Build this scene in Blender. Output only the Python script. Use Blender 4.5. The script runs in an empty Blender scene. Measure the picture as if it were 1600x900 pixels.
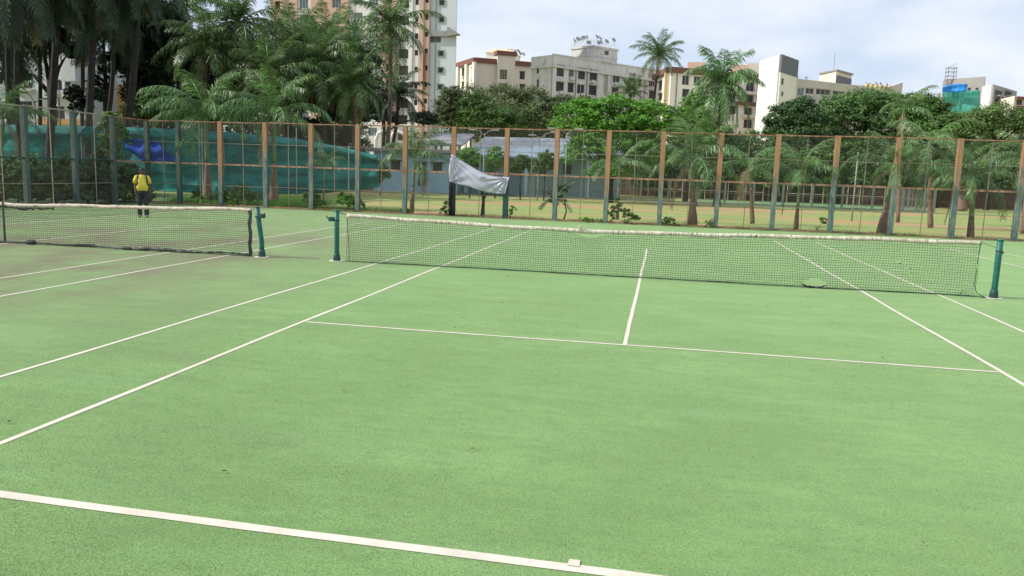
import bpy, bmesh, math, random
import numpy as np
from mathutils import Vector, Matrix
R=math.radians
scene=bpy.context.scene
C=scene.collection
# ------------------------------------------------------------------ camera
CX,CY,CZ=0.336967,-15.702018,2.000746
YAW,PIT,ROL,FPX=0.183795606,-0.146268202,0.0335014215,1229.307
RM=Matrix.Rotation(YAW,3,'Z')@Matrix.Rotation(math.pi/2+PIT,3,'X')@Matrix.Rotation(ROL,3,'Z')
cd=bpy.data.cameras.new('camera'); cam=bpy.data.objects.new('camera',cd); C.objects.link(cam)
cam.matrix_world=Matrix.Translation((CX,CY,CZ))@RM.to_4x4()
cd.sensor_width=36; cd.lens=FPX/1600*36; cd.clip_end=3000; cd.clip_start=0.1
scene.camera=cam
# ------------------------------------------------------------------ light
SUN_EL=R(40); SDIR=Vector((1,.27,0)).normalized()          # the way shadows fall
sun=bpy.data.lights.new('sun','SUN'); sun.energy=4.5; sun.angle=R(0.6); sun.color=(1,.965,.9)
so=bpy.data.objects.new('sun',sun); C.objects.link(so)
sv=Vector((SDIR.x*math.cos(SUN_EL),SDIR.y*math.cos(SUN_EL),-math.sin(SUN_EL)))
so.rotation_euler=sv.to_track_quat('-Z','Y').to_euler()
w=bpy.data.worlds.new('World'); scene.world=w; w.use_nodes=True
nt=w.node_tree; nt.nodes.clear()
def N(t,ty,**k):
    n=t.nodes.new(ty)
    for a,b in k.items():
        if a.startswith('i_'): n.inputs[a[2:].replace('_',' ')].default_value=b
        else: setattr(n,a,b)
    return n
sky=N(nt,'ShaderNodeTexSky',sky_type='NISHITA',sun_disc=False)
sky.sun_elevation=SUN_EL; sky.sun_rotation=math.atan2(-SDIR.x,-SDIR.y)
sky.air_density=1.0; sky.dust_density=2.2; sky.ozone_density=1.0
tc=N(nt,'ShaderNodeTexCoord')
mp=N(nt,'ShaderNodeMapping'); mp.inputs['Scale'].default_value=(1,1,2.6)
nz=N(nt,'ShaderNodeTexNoise'); nz.inputs['Scale'].default_value=2.6; nz.inputs['Detail'].default_value=7; nz.inputs['Roughness'].default_value=.52; nz.inputs['Distortion'].default_value=.25
cr=N(nt,'ShaderNodeValToRGB'); cr.color_ramp.elements[0].position=.38; cr.color_ramp.elements[0].color=(0,0,0,1); cr.color_ramp.elements[1].position=.62; cr.color_ramp.elements[1].color=(1,1,1,1)
mh=N(nt,'ShaderNodeMixRGB'); mh.inputs['Fac'].default_value=.82; mh.inputs['Color2'].default_value=(6.3,7.6,9.6,1)
mx=N(nt,'ShaderNodeMixRGB'); mx.inputs['Color2'].default_value=(9.0,9.3,9.8,1)
bg=N(nt,'ShaderNodeBackground'); bg.inputs['Strength'].default_value=.096
wo=N(nt,'ShaderNodeOutputWorld')
L=nt.links.new
L(tc.outputs['Generated'],mp.inputs['Vector']); L(mp.outputs[0],nz.inputs['Vector']); L(nz.outputs[0],cr.inputs[0]); L(cr.outputs[0],mx.inputs[0]); L(sky.outputs[0],mh.inputs['Color1']); L(mh.outputs[0],mx.inputs['Color1']); L(mx.outputs[0],bg.inputs[0]); L(bg.outputs[0],wo.inputs[0])
scene.view_settings.view_transform='Standard'; scene.view_settings.look='None'
scene.view_settings.gamma=1; scene.view_settings.use_curve_mapping=False
scene.view_settings.exposure=0.16
scene.render.engine='CYCLES'
scene.cycles.max_bounces=6; scene.cycles.transparent_max_bounces=8
# ------------------------------------------------------------------ measuring helpers
def ray(px,py): return RM@Vector(((px-800)/FPX,-(py-450)/FPX,-1))
def gz(px,py,z=0):
    d=ray(px,py); t=(z-CZ)/d.z; return Vector((CX,CY,CZ))+d*t
def at(px,py,Y):
    d=ray(px,py); t=(Y-CY)/d.y; return Vector((CX,CY,CZ))+d*t
def scale_at(Y): return FPX/((Y-CY)*1.02)          # pixels of the 1600 wide photo per metre
ORD=['first','second','third','fourth','fifth','sixth','seventh','eighth','ninth','tenth','eleventh','twelfth']
# ------------------------------------------------------------------ objects
def tag(o,label=None,cat=None,group=None,kind=None):
    if label: o['label']=label
    if cat: o['category']=cat
    if group: o['group']=group
    if kind: o['kind']=kind
    return o
def empty(name,loc=(0,0,0),rz=0,label=None,cat=None,group=None):
    o=bpy.data.objects.new(name,None); C.objects.link(o); o.location=loc; o.rotation_euler=(0,0,rz); o.empty_display_size=.2
    return tag(o,label,cat,group)
def link(name,me,parent=None,loc=None,rot=None,scl=None):
    o=bpy.data.objects.new(name,me); C.objects.link(o)
    if parent: o.parent=parent
    if loc is not None: o.location=loc
    if rot is not None: o.rotation_euler=rot
    if scl is not None: o.scale=scl if hasattr(scl,'__len__') else (scl,)*3
    return o
def copy_tree(o,parent=None):
    c=o.copy(); C.objects.link(c); c.parent=parent
    for ch in o.children: copy_tree(ch,c)
    return c
class MB:
    def __init__(s): s.v=[]; s.f=[]
    def add(s,vs,fs):
        b=len(s.v); s.v+= [tuple(v) for v in vs]; s.f+=[tuple(b+i for i in f) for f in fs]
    def box(s,c,d,rot=None):
        x,y,z=d[0]/2,d[1]/2,d[2]/2; c=Vector(c)
        vs=[Vector((a*x,b*y,e*z)) for a in(-1,1) for b in(-1,1) for e in(-1,1)]
        if rot is not None: vs=[rot@v for v in vs]
        s.add([c+v for v in vs],[(0,1,3,2),(4,6,7,5),(0,4,5,1),(2,3,7,6),(0,2,6,4),(1,5,7,3)])
    def tube(s,pts,rad,n=6,cap=True):
        pts=[Vector(p) for p in pts]
        if not hasattr(rad,'__len__'): rad=[rad]*len(pts)
        rings=[];up=None
        for i,p in enumerate(pts):
            d=(pts[min(i+1,len(pts)-1)]-pts[max(i-1,0)]).normalized()
            if up is None:
                up=Vector((0,0,1)) if abs(d.z)<.9 else Vector((1,0,0))
            a=d.cross(up).normalized(); b=a.cross(d).normalized(); up=b
            rings.append([p+(a*math.cos(t)+b*math.sin(t))*rad[i] for t in [2*math.pi*k/n for k in range(n)]])
        vs=[v for r in rings for v in r]; fs=[]
        for i in range(len(pts)-1):
            for k in range(n):
                k2=(k+1)%n; fs.append((i*n+k,i*n+k2,(i+1)*n+k2,(i+1)*n+k))
        if cap: fs.append(tuple(range(n-1,-1,-1))); fs.append(tuple((len(pts)-1)*n+k for k in range(n)))
        s.add(vs,fs)
    def prism(s,poly,z0,z1):
        n=len(poly); a=sum(poly[i][0]*poly[(i+1)%n][1]-poly[(i+1)%n][0]*poly[i][1] for i in range(n))
        if a<0: poly=poly[::-1]
        zt=z1 if hasattr(z1,'__len__') else [z1]*n
        s.add([(p[0],p[1],z0) for p in poly]+[(p[0],p[1],zt[i]) for i,p in enumerate(poly)],
          [tuple(range(n-1,-1,-1)),tuple(range(n,2*n))]+[(i,(i+1)%n,n+(i+1)%n,n+i) for i in range(n)])
    def sphere(s,c,r,nu=12,nv=8,scl=(1,1,1),zmin=-1):
        vs=[];fs=[]
        for j in range(nv+1):
            t=math.pi*j/nv; 
            for i in range(nu):
                p=2*math.pi*i/nu; z=max(math.cos(t),zmin)
                vs.append((c[0]+r*scl[0]*math.sin(t)*math.cos(p),c[1]+r*scl[1]*math.sin(t)*math.sin(p),c[2]+r*scl[2]*z))
        for j in range(nv):
            for i in range(nu): fs.append((j*nu+i,j*nu+(i+1)%nu,(j+1)*nu+(i+1)%nu,(j+1)*nu+i)[::-1])
        s.add(vs,fs)
    def mesh(s,name,mat,smooth=False,bevel=0):
        me=bpy.data.meshes.new(name); me.from_pydata(s.v,[],s.f); me.update()
        if mat: me.materials.append(mat)
        if bevel:
            bm=bmesh.new(); bm.from_mesh(me)
            bmesh.ops.bevel(bm,geom=[e for e in bm.edges if e.is_manifold and e.calc_face_angle(0)>.5],offset=bevel,segments=2,affect='EDGES',profile=.6)
            bm.to_mesh(me); bm.free()
        if smooth: me.polygons.foreach_set('use_smooth',[True]*len(me.polygons))
        return me
    def build(s,name,mat,parent=None,smooth=False,bevel=0,loc=None,rot=None):
        return link(name,s.mesh(name,mat,smooth,bevel),parent,loc,rot)
# ------------------------------------------------------------------ materials
def mat(name,col,rough=.8,col2=None,scale=3,detail=4,stretch=(1,1,1),bump=0,bscale=None,lo=.35,hi=.65,metal=0,spec=.5,third=None,island=0,trans=0,coord='Object',objrand=0):
    m=bpy.data.materials.new(name); m.use_nodes=True; t=m.node_tree; p=t.nodes['Principled BSDF']; K=t.links.new
    p.inputs['Roughness'].default_value=rough; p.inputs['Metallic'].default_value=metal; p.inputs['Specular IOR Level'].default_value=spec
    c=lambda x:(x[0],x[1],x[2],1)
    out=None
    tcn=N(t,'ShaderNodeTexCoord'); mpn=N(t,'ShaderNodeMapping'); mpn.inputs['Scale'].default_value=stretch; K(tcn.outputs[coord],mpn.inputs['Vector'])
    if col2:
        n=N(t,'ShaderNodeTexNoise'); n.inputs['Scale'].default_value=scale; n.inputs['Detail'].default_value=detail; n.inputs['Roughness'].default_value=.6
        K(mpn.outputs[0],n.inputs['Vector'])
        r=N(t,'ShaderNodeMapRange'); r.inputs['From Min'].default_value=lo; r.inputs['From Max'].default_value=hi; K(n.outputs[0],r.inputs[0])
        x=N(t,'ShaderNodeMixRGB'); x.inputs['Color1'].default_value=c(col); x.inputs['Color2'].default_value=c(col2); K(r.outputs[0],x.inputs[0]); out=x.outputs[0]
        if third:
            n2=N(t,'ShaderNodeTexNoise'); n2.inputs['Scale'].default_value=third[1]; n2.inputs['Detail'].default_value=5; K(mpn.outputs[0],n2.inputs['Vector'])
            r2=N(t,'ShaderNodeMapRange'); r2.inputs['From Min'].default_value=third[2]; r2.inputs['From Max'].default_value=third[3]; K(n2.outputs[0],r2.inputs[0])
            x2=N(t,'ShaderNodeMixRGB'); x2.inputs['Color2'].default_value=c(third[0]); K(out,x2.inputs['Color1']); K(r2.outputs[0],x2.inputs[0]); out=x2.outputs[0]
    else:
        rg=N(t,'ShaderNodeRGB'); rg.outputs[0].default_value=c(col); out=rg.outputs[0]
    if island:
        g=N(t,'ShaderNodeNewGeometry'); hs=N(t,'ShaderNodeHueSaturation')
        r3=N(t,'ShaderNodeMapRange'); r3.inputs['To Min'].default_value=1-island; r3.inputs['To Max'].default_value=1+island; K(g.outputs['Random Per Island'],r3.inputs[0]); K(r3.outputs[0],hs.inputs['Value'])
        r4=N(t,'ShaderNodeMapRange'); r4.inputs['To Min'].default_value=.5-island*.05; r4.inputs['To Max'].default_value=.5+island*.04; K(g.outputs['Random Per Island'],r4.inputs[0]); K(r4.outputs[0],hs.inputs['Hue'])
        K(out,hs.inputs['Color']); out=hs.outputs[0]
    if objrand:
        oi=N(t,'ShaderNodeObjectInfo'); hs=N(t,'ShaderNodeHueSaturation')
        r3=N(t,'ShaderNodeMapRange'); r3.inputs['To Min'].default_value=1-objrand; r3.inputs['To Max'].default_value=1+objrand; K(oi.outputs['Random'],r3.inputs[0]); K(r3.outputs[0],hs.inputs['Value']); K(out,hs.inputs['Color']); out=hs.outputs[0]
    K(out,p.inputs['Base Color'])
    if trans:
        tr=N(t,'ShaderNodeBsdfTranslucent'); K(out,tr.inputs['Color']); ms=N(t,'ShaderNodeMixShader'); ms.inputs[0].default_value=trans
        K(p.outputs[0],ms.inputs[1]); K(tr.outputs[0],ms.inputs[2]); K(ms.outputs[0],t.nodes['Material Output'].inputs[0])
    if bump:
        nb=N(t,'ShaderNodeTexNoise'); nb.inputs['Scale'].default_value=bscale or scale*4; nb.inputs['Detail'].default_value=5; K(mpn.outputs[0],nb.inputs['Vector'])
        b=N(t,'ShaderNodeBump'); b.inputs['Strength'].default_value=1; b.inputs['Distance'].default_value=bump; K(nb.outputs[0],b.inputs['Height']); K(b.outputs[0],p.inputs['Normal'])
    return m
M={}
M['soil']=mat('soil',(.13,.085,.05),.95,(.14,.19,.06),3,bump=.02,bscale=20)
M['line']=mat('line_paint',(.60,.545,.465),.9,(.50,.45,.36),5,lo=.45,hi=.75,bump=.002,bscale=150)
M['rust']=mat('rusty_steel',(.25,.105,.055),.85,(.42,.27,.18),6,bump=.004,third=((.16,.06,.03),14,.5,.75),stretch=(1,1,.5))
M['wire']=mat('galvanised_wire',(.17,.18,.16),.6,(.12,.09,.06),3,metal=.2)
M['thin_steel']=mat('thin_painted_steel',(.34,.36,.30),.7,(.30,.20,.12),4)
M['green_post']=mat('green_enamel',(.006,.135,.105),.5,(.008,.09,.075),6,bump=.002,third=((.10,.13,.10),22,.60,.68))
M['dark_green']=mat('dark_green_steel',(.01,.05,.045),.5,(.015,.07,.06),8)
M['net_cord']=mat('black_net_cord',(.03,.045,.03),.9)
M['net_band']=mat('stained_net_band',(.70,.64,.53),.9,(.13,.12,.09),13,detail=8,lo=.47,hi=.66,stretch=(1.8,1,.8),bump=.006,bscale=18,third=((.50,.42,.31),3,.45,.65))
M['net_band2']=mat('dirty_net_band',(.60,.52,.42),.9,(.30,.27,.20),5,detail=6,lo=.5,hi=.75,bump=.008,bscale=12)
M['dark_cloth']=mat('dark_cloth',(.02,.022,.022),.9,(.05,.055,.05),9,bump=.01)
M['grey_cloth']=mat('greyish_hem_cloth',(.05,.055,.05),.95,(.20,.20,.18),9,bump=.01,lo=.45,hi=.7)
M['banner']=mat('silver_cloth',(.50,.49,.58),.42,(.44,.43,.53),2,spec=.6,bump=.002,bscale=30,metal=.25)
M['trunk']=mat('palm_bark',(.16,.13,.11),.95,(.09,.075,.065),3,stretch=(1,1,5),bump=.03,bscale=9)
M['trunk_dark']=mat('shade_darkened_bark',(.040,.035,.032),.95,(.020,.018,.016),3,bump=.04,bscale=6,stretch=(2,2,.6))  # bark darkened to stand in for canopy shade on the left trunks
M['bottle']=mat('brown_palm_base',(.27,.17,.12),.95,(.17,.11,.085),3,stretch=(1,1,5),bump=.02,bscale=12)
M['royal_green']=mat('green_crownshaft',(.12,.20,.07),.6,(.16,.22,.10),3,stretch=(1,1,3),bump=.004)
def leaf(n,c,isl=.35,tr=.3,rough=.55,**k): M[n]=mat(n,c,rough,island=isl,trans=tr,objrand=.15,spec=.35,**k)
leaf('frond_green',(.115,.185,.060),.7,.25,.42)
leaf('frond_fresh',(.11,.20,.055),.5,.3,.42)
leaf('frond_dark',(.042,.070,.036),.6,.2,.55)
leaf('frond_royal',(.12,.225,.075),.65,.25,.38)
leaf('frond_dry',(.22,.17,.085),.35,.25,.7)
leaf('leaf_bright',(.125,.30,.035),.4,.35)
leaf('leaf_mid',(.095,.185,.038),.5,.3)
leaf('leaf_olive',(.095,.13,.042),.55,.25)
leaf('leaf_dark',(.055,.110,.036),.5,.25)
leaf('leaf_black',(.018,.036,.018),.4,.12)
leaf('leaf_umbrella',(.092,.180,.045),.5,.28)
leaf('leaf_pale',(.16,.25,.075),.45,.35)
M['glass']=mat('dark_glass',(.015,.017,.02),.3,(.05,.055,.06),.6,spec=.35)
M['glass_blue']=mat('bluish_glass',(.16,.24,.29),.15,(.07,.10,.12),.8,spec=.7)
M['void']=mat('dim_interior',(.05,.045,.045),.8,(.12,.11,.10),.7)
def wallm(n,a,b,**k): M[n]=mat(n,a,.9,b,.35,detail=7,lo=.4,hi=.75,bump=.01,bscale=6,stretch=(1,1,.45),**k)
wallm('cream',(.70,.62,.51),(.60,.53,.44))
wallm('cream_light',(.76,.71,.62),(.67,.62,.54))
wallm('yellow_cream',(.66,.50,.28),(.56,.43,.25))
wallm('white_wall',(.72,.71,.68),(.60,.59,.56))
wallm('pale_blue_wall',(.56,.61,.62),(.50,.55,.56))
M['light_frame_w']=mat('white_metal_box',(.60,.60,.58),.6,(.42,.41,.38),4)
wallm('peach',(.58,.39,.29),(.51,.34,.26))
wallm('stained_concrete',(.62,.60,.56),(.47,.45,.42),third=((.26,.24,.22),1.2,.56,.8))
wallm('raw_concrete',(.33,.31,.29),(.24,.23,.21))
wallm('grey_panel',(.15,.16,.17),(.13,.14,.15))
wallm('grey_trim',(.30,.29,.29),(.24,.23,.23))
wallm('maroon',(.20,.085,.065),(.15,.07,.06))
wallm('beige_grey',(.55,.50,.43),(.47,.42,.37))
wallm('sky_blue_wall',(.36,.54,.64),(.30,.46,.56))
wallm('blue_roof',(.20,.27,.33),(.15,.21,.27))
wallm('orange_wall',(.55,.30,.12),(.45,.25,.11))
wallm('brick_red_wall',(.13,.07,.055),(.07,.05,.04))
wallm('old_white_wall',(.52,.54,.56),(.40,.42,.44))
M['solar']=mat('solar_panel_glass',(.24,.25,.27),.35,(.32,.33,.35),1.5,spec=.6)
M['alu']=mat('aluminium_frame',(.62,.62,.60),.5)
M['dark_frame']=mat('dark_window_frame',(.10,.095,.09),.6)
M['light_frame']=mat('light_window_frame',(.55,.54,.50),.6)
M['dish']=mat('grey_dish',(.28,.28,.30),.5,(.36,.36,.37),4)
M['white_rail']=mat('white_rail',(.62,.61,.58),.7)
M['teal_net']=mat('teal_shade_net',(.010,.27,.235),.85,(.010,.12,.115),.6,stretch=(.5,.5,3),bump=.03,bscale=3,trans=.15,third=((.005,.07,.075),1.0,.46,.75))
M['tarp_green']=mat('green_scaffold_net',(.03,.30,.24),.8,(.10,.34,.27),.5,bump=.1,bscale=2)
M['tarp_blue']=mat('blue_tarp',(.006,.06,.33),.85,(.008,.045,.26),.8,bump=.01,bscale=4,spec=.2)  # blue lowered to carry the shadow that covers part of the sheet
M['tarp_sky']=mat('bright_blue_tarp',(.02,.26,.72),.55,(.02,.20,.62),.6,bump=.08,bscale=2)
M['black_steel']=mat('black_steel',(.02,.02,.022),.5)
M['grey_steel']=mat('grey_steel',(.32,.36,.37),.6,(.26,.29,.30),4)
M['cream_steel']=mat('cream_steel',(.55,.53,.36),.7,(.38,.32,.2),5)
M['teal_steel']=mat('teal_steel',(.10,.20,.19),.7,(.17,.15,.11),4)
M['skin']=mat('brown_skin',(.13,.065,.038),.55)
M['yellow_shirt']=mat('yellow_shirt',(.70,.58,.085),.85,(.60,.48,.06),14,bump=.004,bscale=25)
M['black_trousers']=mat('dark_trousers',(.018,.02,.026),.9,(.03,.032,.038),12,bump=.004)
M['black_fabric']=mat('black_fabric',(.012,.012,.014),.8)
M['shoe']=mat('grey_shoe',(.18,.17,.16),.7)
M['blue_cloth']=mat('blue_cloth',(.04,.07,.20),.9); M['pale_cloth']=mat('pale_cloth',(.6,.6,.62),.9)
# post: blue green paint below, rust above, ragged border
def post_mat(name,zmid,paint,pale=(.26,.27,.21)):
    m=bpy.data.materials.new(name); m.use_nodes=True; t=m.node_tree; p=t.nodes['Principled BSDF']; K=t.links.new
    p.inputs['Roughness'].default_value=.8
    tcn=N(t,'ShaderNodeTexCoord'); oi=N(t,'ShaderNodeObjectInfo')
    ad=N(t,'ShaderNodeVectorMath',operation='ADD'); K(tcn.outputs['Object'],ad.inputs[0])
    sc=N(t,'ShaderNodeVectorMath',operation='SCALE'); K(oi.outputs['Location'],sc.inputs[0]); sc.inputs['Scale'].default_value=1.7; K(sc.outputs[0],ad.inputs[1])
    mp_=N(t,'ShaderNodeMapping'); mp_.inputs['Scale'].default_value=(3,3,.35); K(ad.outputs[0],mp_.inputs[0])
    n=N(t,'ShaderNodeTexNoise'); n.inputs['Scale'].default_value=6; n.inputs['Detail'].default_value=8; K(mp_.outputs[0],n.inputs['Vector'])
    sp=N(t,'ShaderNodeSeparateXYZ'); K(tcn.outputs['Object'],sp.inputs[0])
    a=N(t,'ShaderNodeMath',operation='MULTIPLY_ADD'); K(n.outputs[0],a.inputs[0]); a.inputs[1].default_value=4.5; K(sp.outputs['Z'],a.inputs[2])
    rr=N(t,'ShaderNodeMath',operation='MULTIPLY_ADD'); K(oi.outputs['Random'],rr.inputs[0]); rr.inputs[1].default_value=1.3; K(a.outputs[0],rr.inputs[2])
    r=N(t,'ShaderNodeMapRange'); r.inputs['From Min'].default_value=zmid+2.5; r.inputs['From Max'].default_value=zmid+3.3; K(rr.outputs[0],r.inputs[0])
    n2=N(t,'ShaderNodeTexNoise'); n2.inputs['Scale'].default_value=9; n2.inputs['Detail'].default_value=5; K(mp_.outputs[0],n2.inputs['Vector'])
    ru=N(t,'ShaderNodeMixRGB'); ru.inputs[1].default_value=(.27,.115,.05,1); ru.inputs[2].default_value=(.47,.29,.16,1); K(n2.outputs[0],ru.inputs[0])
    pa=N(t,'ShaderNodeMixRGB'); pa.inputs[1].default_value=paint+(1,); pa.inputs[2].default_value=pale+(1,)
    r2=N(t,'ShaderNodeMapRange'); r2.inputs['From Min'].default_value=.42; r2.inputs['From Max'].default_value=.7; K(n2.outputs[0],r2.inputs[0]); K(r2.outputs[0],pa.inputs[0])
    x=N(t,'ShaderNodeMixRGB'); K(r.outputs[0],x.inputs[0]); K(pa.outputs[0],x.inputs[1]); K(ru.outputs[0],x.inputs[2]); K(x.outputs[0],p.inputs['Base Color'])
    b=N(t,'ShaderNodeBump'); b.inputs['Distance'].default_value=.004; K(n2.outputs[0],b.inputs['Height']); K(b.outputs[0],p.inputs['Normal'])
    return m
M['post']=post_mat('rust_and_paint',1.95,(.085,.145,.14))
M['post_green']=post_mat('old_green_paint',4.4,(.045,.085,.07),(.12,.14,.11))
# turf
def turf_mat():
    m=bpy.data.materials.new('artificial_turf'); m.use_nodes=True; t=m.node_tree; p=t.nodes['Principled BSDF']; K=t.links.new
    p.inputs['Roughness'].default_value=.75; p.inputs['Specular IOR Level'].default_value=.35
    p.inputs['Sheen Weight'].default_value=.25; p.inputs['Sheen Roughness'].default_value=.5; p.inputs['Sheen Tint'].default_value=(.75,1,.6,1)
    tcn=N(t,'ShaderNodeTexCoord'); O=tcn.outputs['Object']
    def noise(s,d=4,st=(1,1,1),ro=.6,loc=(0,0,0)):
        q=N(t,'ShaderNodeMapping'); q.inputs['Scale'].default_value=st; q.inputs['Location'].default_value=loc; K(O,q.inputs[0])
        n=N(t,'ShaderNodeTexNoise'); n.inputs['Scale'].default_value=s; n.inputs['Detail'].default_value=d; n.inputs['Roughness'].default_value=ro; K(q.outputs[0],n.inputs['Vector']); return n.outputs[0]
    def rng(v,a,b,c=0,d=1):
        r=N(t,'ShaderNodeMapRange'); r.inputs[1].default_value=a; r.inputs[2].default_value=b; r.inputs[3].default_value=c; r.inputs[4].default_value=d; K(v,r.inputs[0]); return r.outputs[0]
    def mix(f,a,b,ty='MIX'):
        x=N(t,'ShaderNodeMixRGB',blend_type=ty)
        if hasattr(f,'links'): K(f,x.inputs[0])
        else: x.inputs[0].default_value=f
        for i,v in ((1,a),(2,b)):
            if hasattr(v,'links'): K(v,x.inputs[i])
            else: x.inputs[i].default_value=v+(1,)
        return x.outputs[0]
    def mul(a,b):
        x=N(t,'ShaderNodeMath',operation='MULTIPLY'); K(a,x.inputs[0])
        if hasattr(b,'links'): K(b,x.inputs[1])
        else: x.inputs[1].default_value=b
        return x.outputs[0]
    c=mix(rng(noise(.55,6),.35,.68),(.146,.258,.070),(.190,.322,.096))
    c=mix(rng(noise(2.2,6,(.25,1,1)),.42,.72,0,.75),c,(.118,.215,.058))       # faint combed bands
    c=mix(rng(noise(7,5,(.5,1,1)),.46,.7,0,.6),c,(.105,.205,.055))
    c=mix(rng(noise(1.1,7,(.3,1.3,1),.65,(9,4,0)),.55,.72,0,.6),c,(.20,.34,.13))
    sp=N(t,'ShaderNodeSeparateXYZ'); K(O,sp.inputs[0])
    # worn brownish ground between the two courts, to the left
    wx=rng(sp.outputs['X'],-4.2,-9.5); wy=rng(sp.outputs['Y'],-11,-5); wy2=rng(sp.outputs['Y'],11,2,.35,1)
    wear=mul(mul(mul(wx,wy),wy2),rng(noise(.42,7,(1,.8,1),.65,(3,1,0)),.36,.58,.1,1))
    c=mix(wear,c,(.128,.100,.052))
    wear2=mul(rng(noise(.9,6,(.5,1.6,1),.6,(7,2,0)),.56,.74,0,.5),rng(sp.outputs['X'],0,-5))
    c=mix(wear2,c,(.14,.15,.075))
    g=noise(170,3,(1,.6,1)); g2=noise(55,4)
    c=mix(1.0,c,rng_color(t,K,g,.74,1.27),'MULTIPLY')
    c=mix(1.0,c,rng_color(t,K,g2,.86,1.14),'MULTIPLY')
    c=mix(rng(noise(38,2),.745,.76),c,(.42,.40,.32))                          # crumbs of litter
    K(c,p.inputs['Base Color'])
    ma=N(t,'ShaderNodeMath',operation='ADD'); K(g,ma.inputs[0]); K(g2,ma.inputs[1])
    b=N(t,'ShaderNodeBump'); b.inputs['Distance'].default_value=.012; b.inputs['Strength'].default_value=.8; K(ma.outputs[0],b.inputs['Height']); K(b.outputs[0],p.inputs['Normal'])
    return m
def rng_color(t,K,v,a,b):
    r=N(t,'ShaderNodeMapRange'); r.inputs[1].default_value=.3; r.inputs[2].default_value=.7; r.inputs[3].default_value=a; r.inputs[4].default_value=b; K(v,r.inputs[0])
    cc=N(t,'ShaderNodeCombineColor')
    for i in range(3): K(r.outputs[0],cc.inputs[i])
    return cc.outputs[0]
M['turf']=turf_mat()
M['lawn']=mat('dry_lawn',(.31,.33,.095),.95,(.20,.28,.075),.35,detail=8,lo=.35,hi=.62,stretch=(.5,1.5,1),bump=.03,bscale=12,third=((.42,.25,.13),.13,.50,.60))
M['shade_toned_weeds']=mat('shade_toned_weedy_grass',(.05,.10,.025),.95,(.09,.14,.04),.8,detail=8,bump=.08,bscale=8)  # weedy grass; the shade lying over it is put into the dark green
M['far_turf']=mat('far_green_court',(.16,.28,.12),.9,(.13,.24,.10),.6)
# ------------------------------------------------------------------ ground
def sheet(name,pts,z,m,kind='structure'):
    b=MB(); b.add([(p[0],p[1],z) for p in pts],[tuple(range(len(pts)))]); o=b.build(name,m); 
    if o.data.polygons[0].normal.z<0: o.data.flip_normals()
    return tag(o,kind=kind)
sheet('ground',[(-700,-300),(700,-300),(700,900),(-700,900)],-.03,M['lawn'])
sheet('turf_court',[(-23.3,-24),(27,-24),(27,17.50),(-23.3,17.50)],0,M['turf'])
sheet('shade_toned_weedy_ground',[(-60,17.9),(-18.5,17.9),(-16.8,24),(-16.5,29),(-60,29)],-.022,M['shade_toned_weeds'])
sheet('shade_toned_weedy_ground',[(-60,-24),(-23.35,-24),(-23.35,17.9),(-60,17.9)],-.022,M['shade_toned_weeds'])
sheet('far_court',[(3.5,50.6),(20.6,50.6),(20.6,64),(3.5,64)],-.018,M['far_turf'])
b=MB(); rnd=random.Random(5)
n=90; xs=[-23.3+50.3*i/n for i in range(n+1)]; vs=[]
for i,x in enumerate(xs): vs+=[(x,17.50-rnd.uniform(0,.05),.006),(x,17.68,.02),(x,17.98+rnd.uniform(-.08,.08),.012),(x,18.15+rnd.uniform(0,.25),-.02)]
b.add(vs,[(4*i+k,4*(i+1)+k,4*(i+1)+k+1,4*i+k+1) for i in range(n) for k in range(3)])
tag(b.build('soil_strip',M['soil']),kind='structure')
# ------------------------------------------------------------------ court lines (slightly uneven tape sheets)
def line(p0,p1,wd=.052,z=.004,wob=.010,name='court_line'):
    p0=Vector(p0);p1=Vector(p1);d=(p1-p0);Ln=d.length;d.normalize();nn=Vector((-d.y,d.x))
    n=max(2,int(Ln/.35)); r=random.Random(int(abs(p0.x*100+p0.y*37+p1.x*11))); vs=[]; o1=o2=0
    for i in range(n+1):
        t=i/n; wv=math.sin(t*Ln*1.1+p0.x)*wob; c=p0+d*Ln*t+nn*wv
        a=wd/2+r.uniform(-.003,.003); e=wd/2+r.uniform(-.003,.003)
        vs+=[(c.x+nn.x*a,c.y+nn.y*a,z),(c.x-nn.x*e,c.y-nn.y*e,z)]
    b=MB(); b.add(vs,[(2*i,2*i+1,2*i+3,2*i+2) for i in range(n)]); return tag(b.build(name,M['line']),kind='structure')
NS=4.115; ND=5.485
def court(cx,near=True,w=.052,yf=12.0):
    h=w/2+.004
    for s in(-1,1):
        line((cx+s*NS,-11.85),(cx+s*NS,yf-h),w); line((cx+s*ND,-11.85),(cx+s*ND,yf-h),w)
    line((cx-ND-.03,-11.862),(cx+ND+.03,-11.976),.078,wob=.007,z=.004); line((cx-ND-.03,yf),(cx+ND+.03,yf),w)
    line((cx-NS+h+.01,-6.4),(cx+NS-h-.01,-6.4),w*.95); line((cx-NS+h+.01,6.45),(cx+NS-h-.01,6.45),w*.8)
    line((cx,-6.4+h),(cx,6.45-h),w,wob=.004)
court(0); court(-14.355,yf=12.55); court(15.05,yf=12.3)
b=MB(); b.add([(-.034,-11.90,.008),(.032,-11.90,.008),(.028,-11.832,.008),(-.028,-11.832,.008)],[(0,1,2,3)]); tag(b.build('centre_mark',M['line']),kind='structure')
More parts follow.
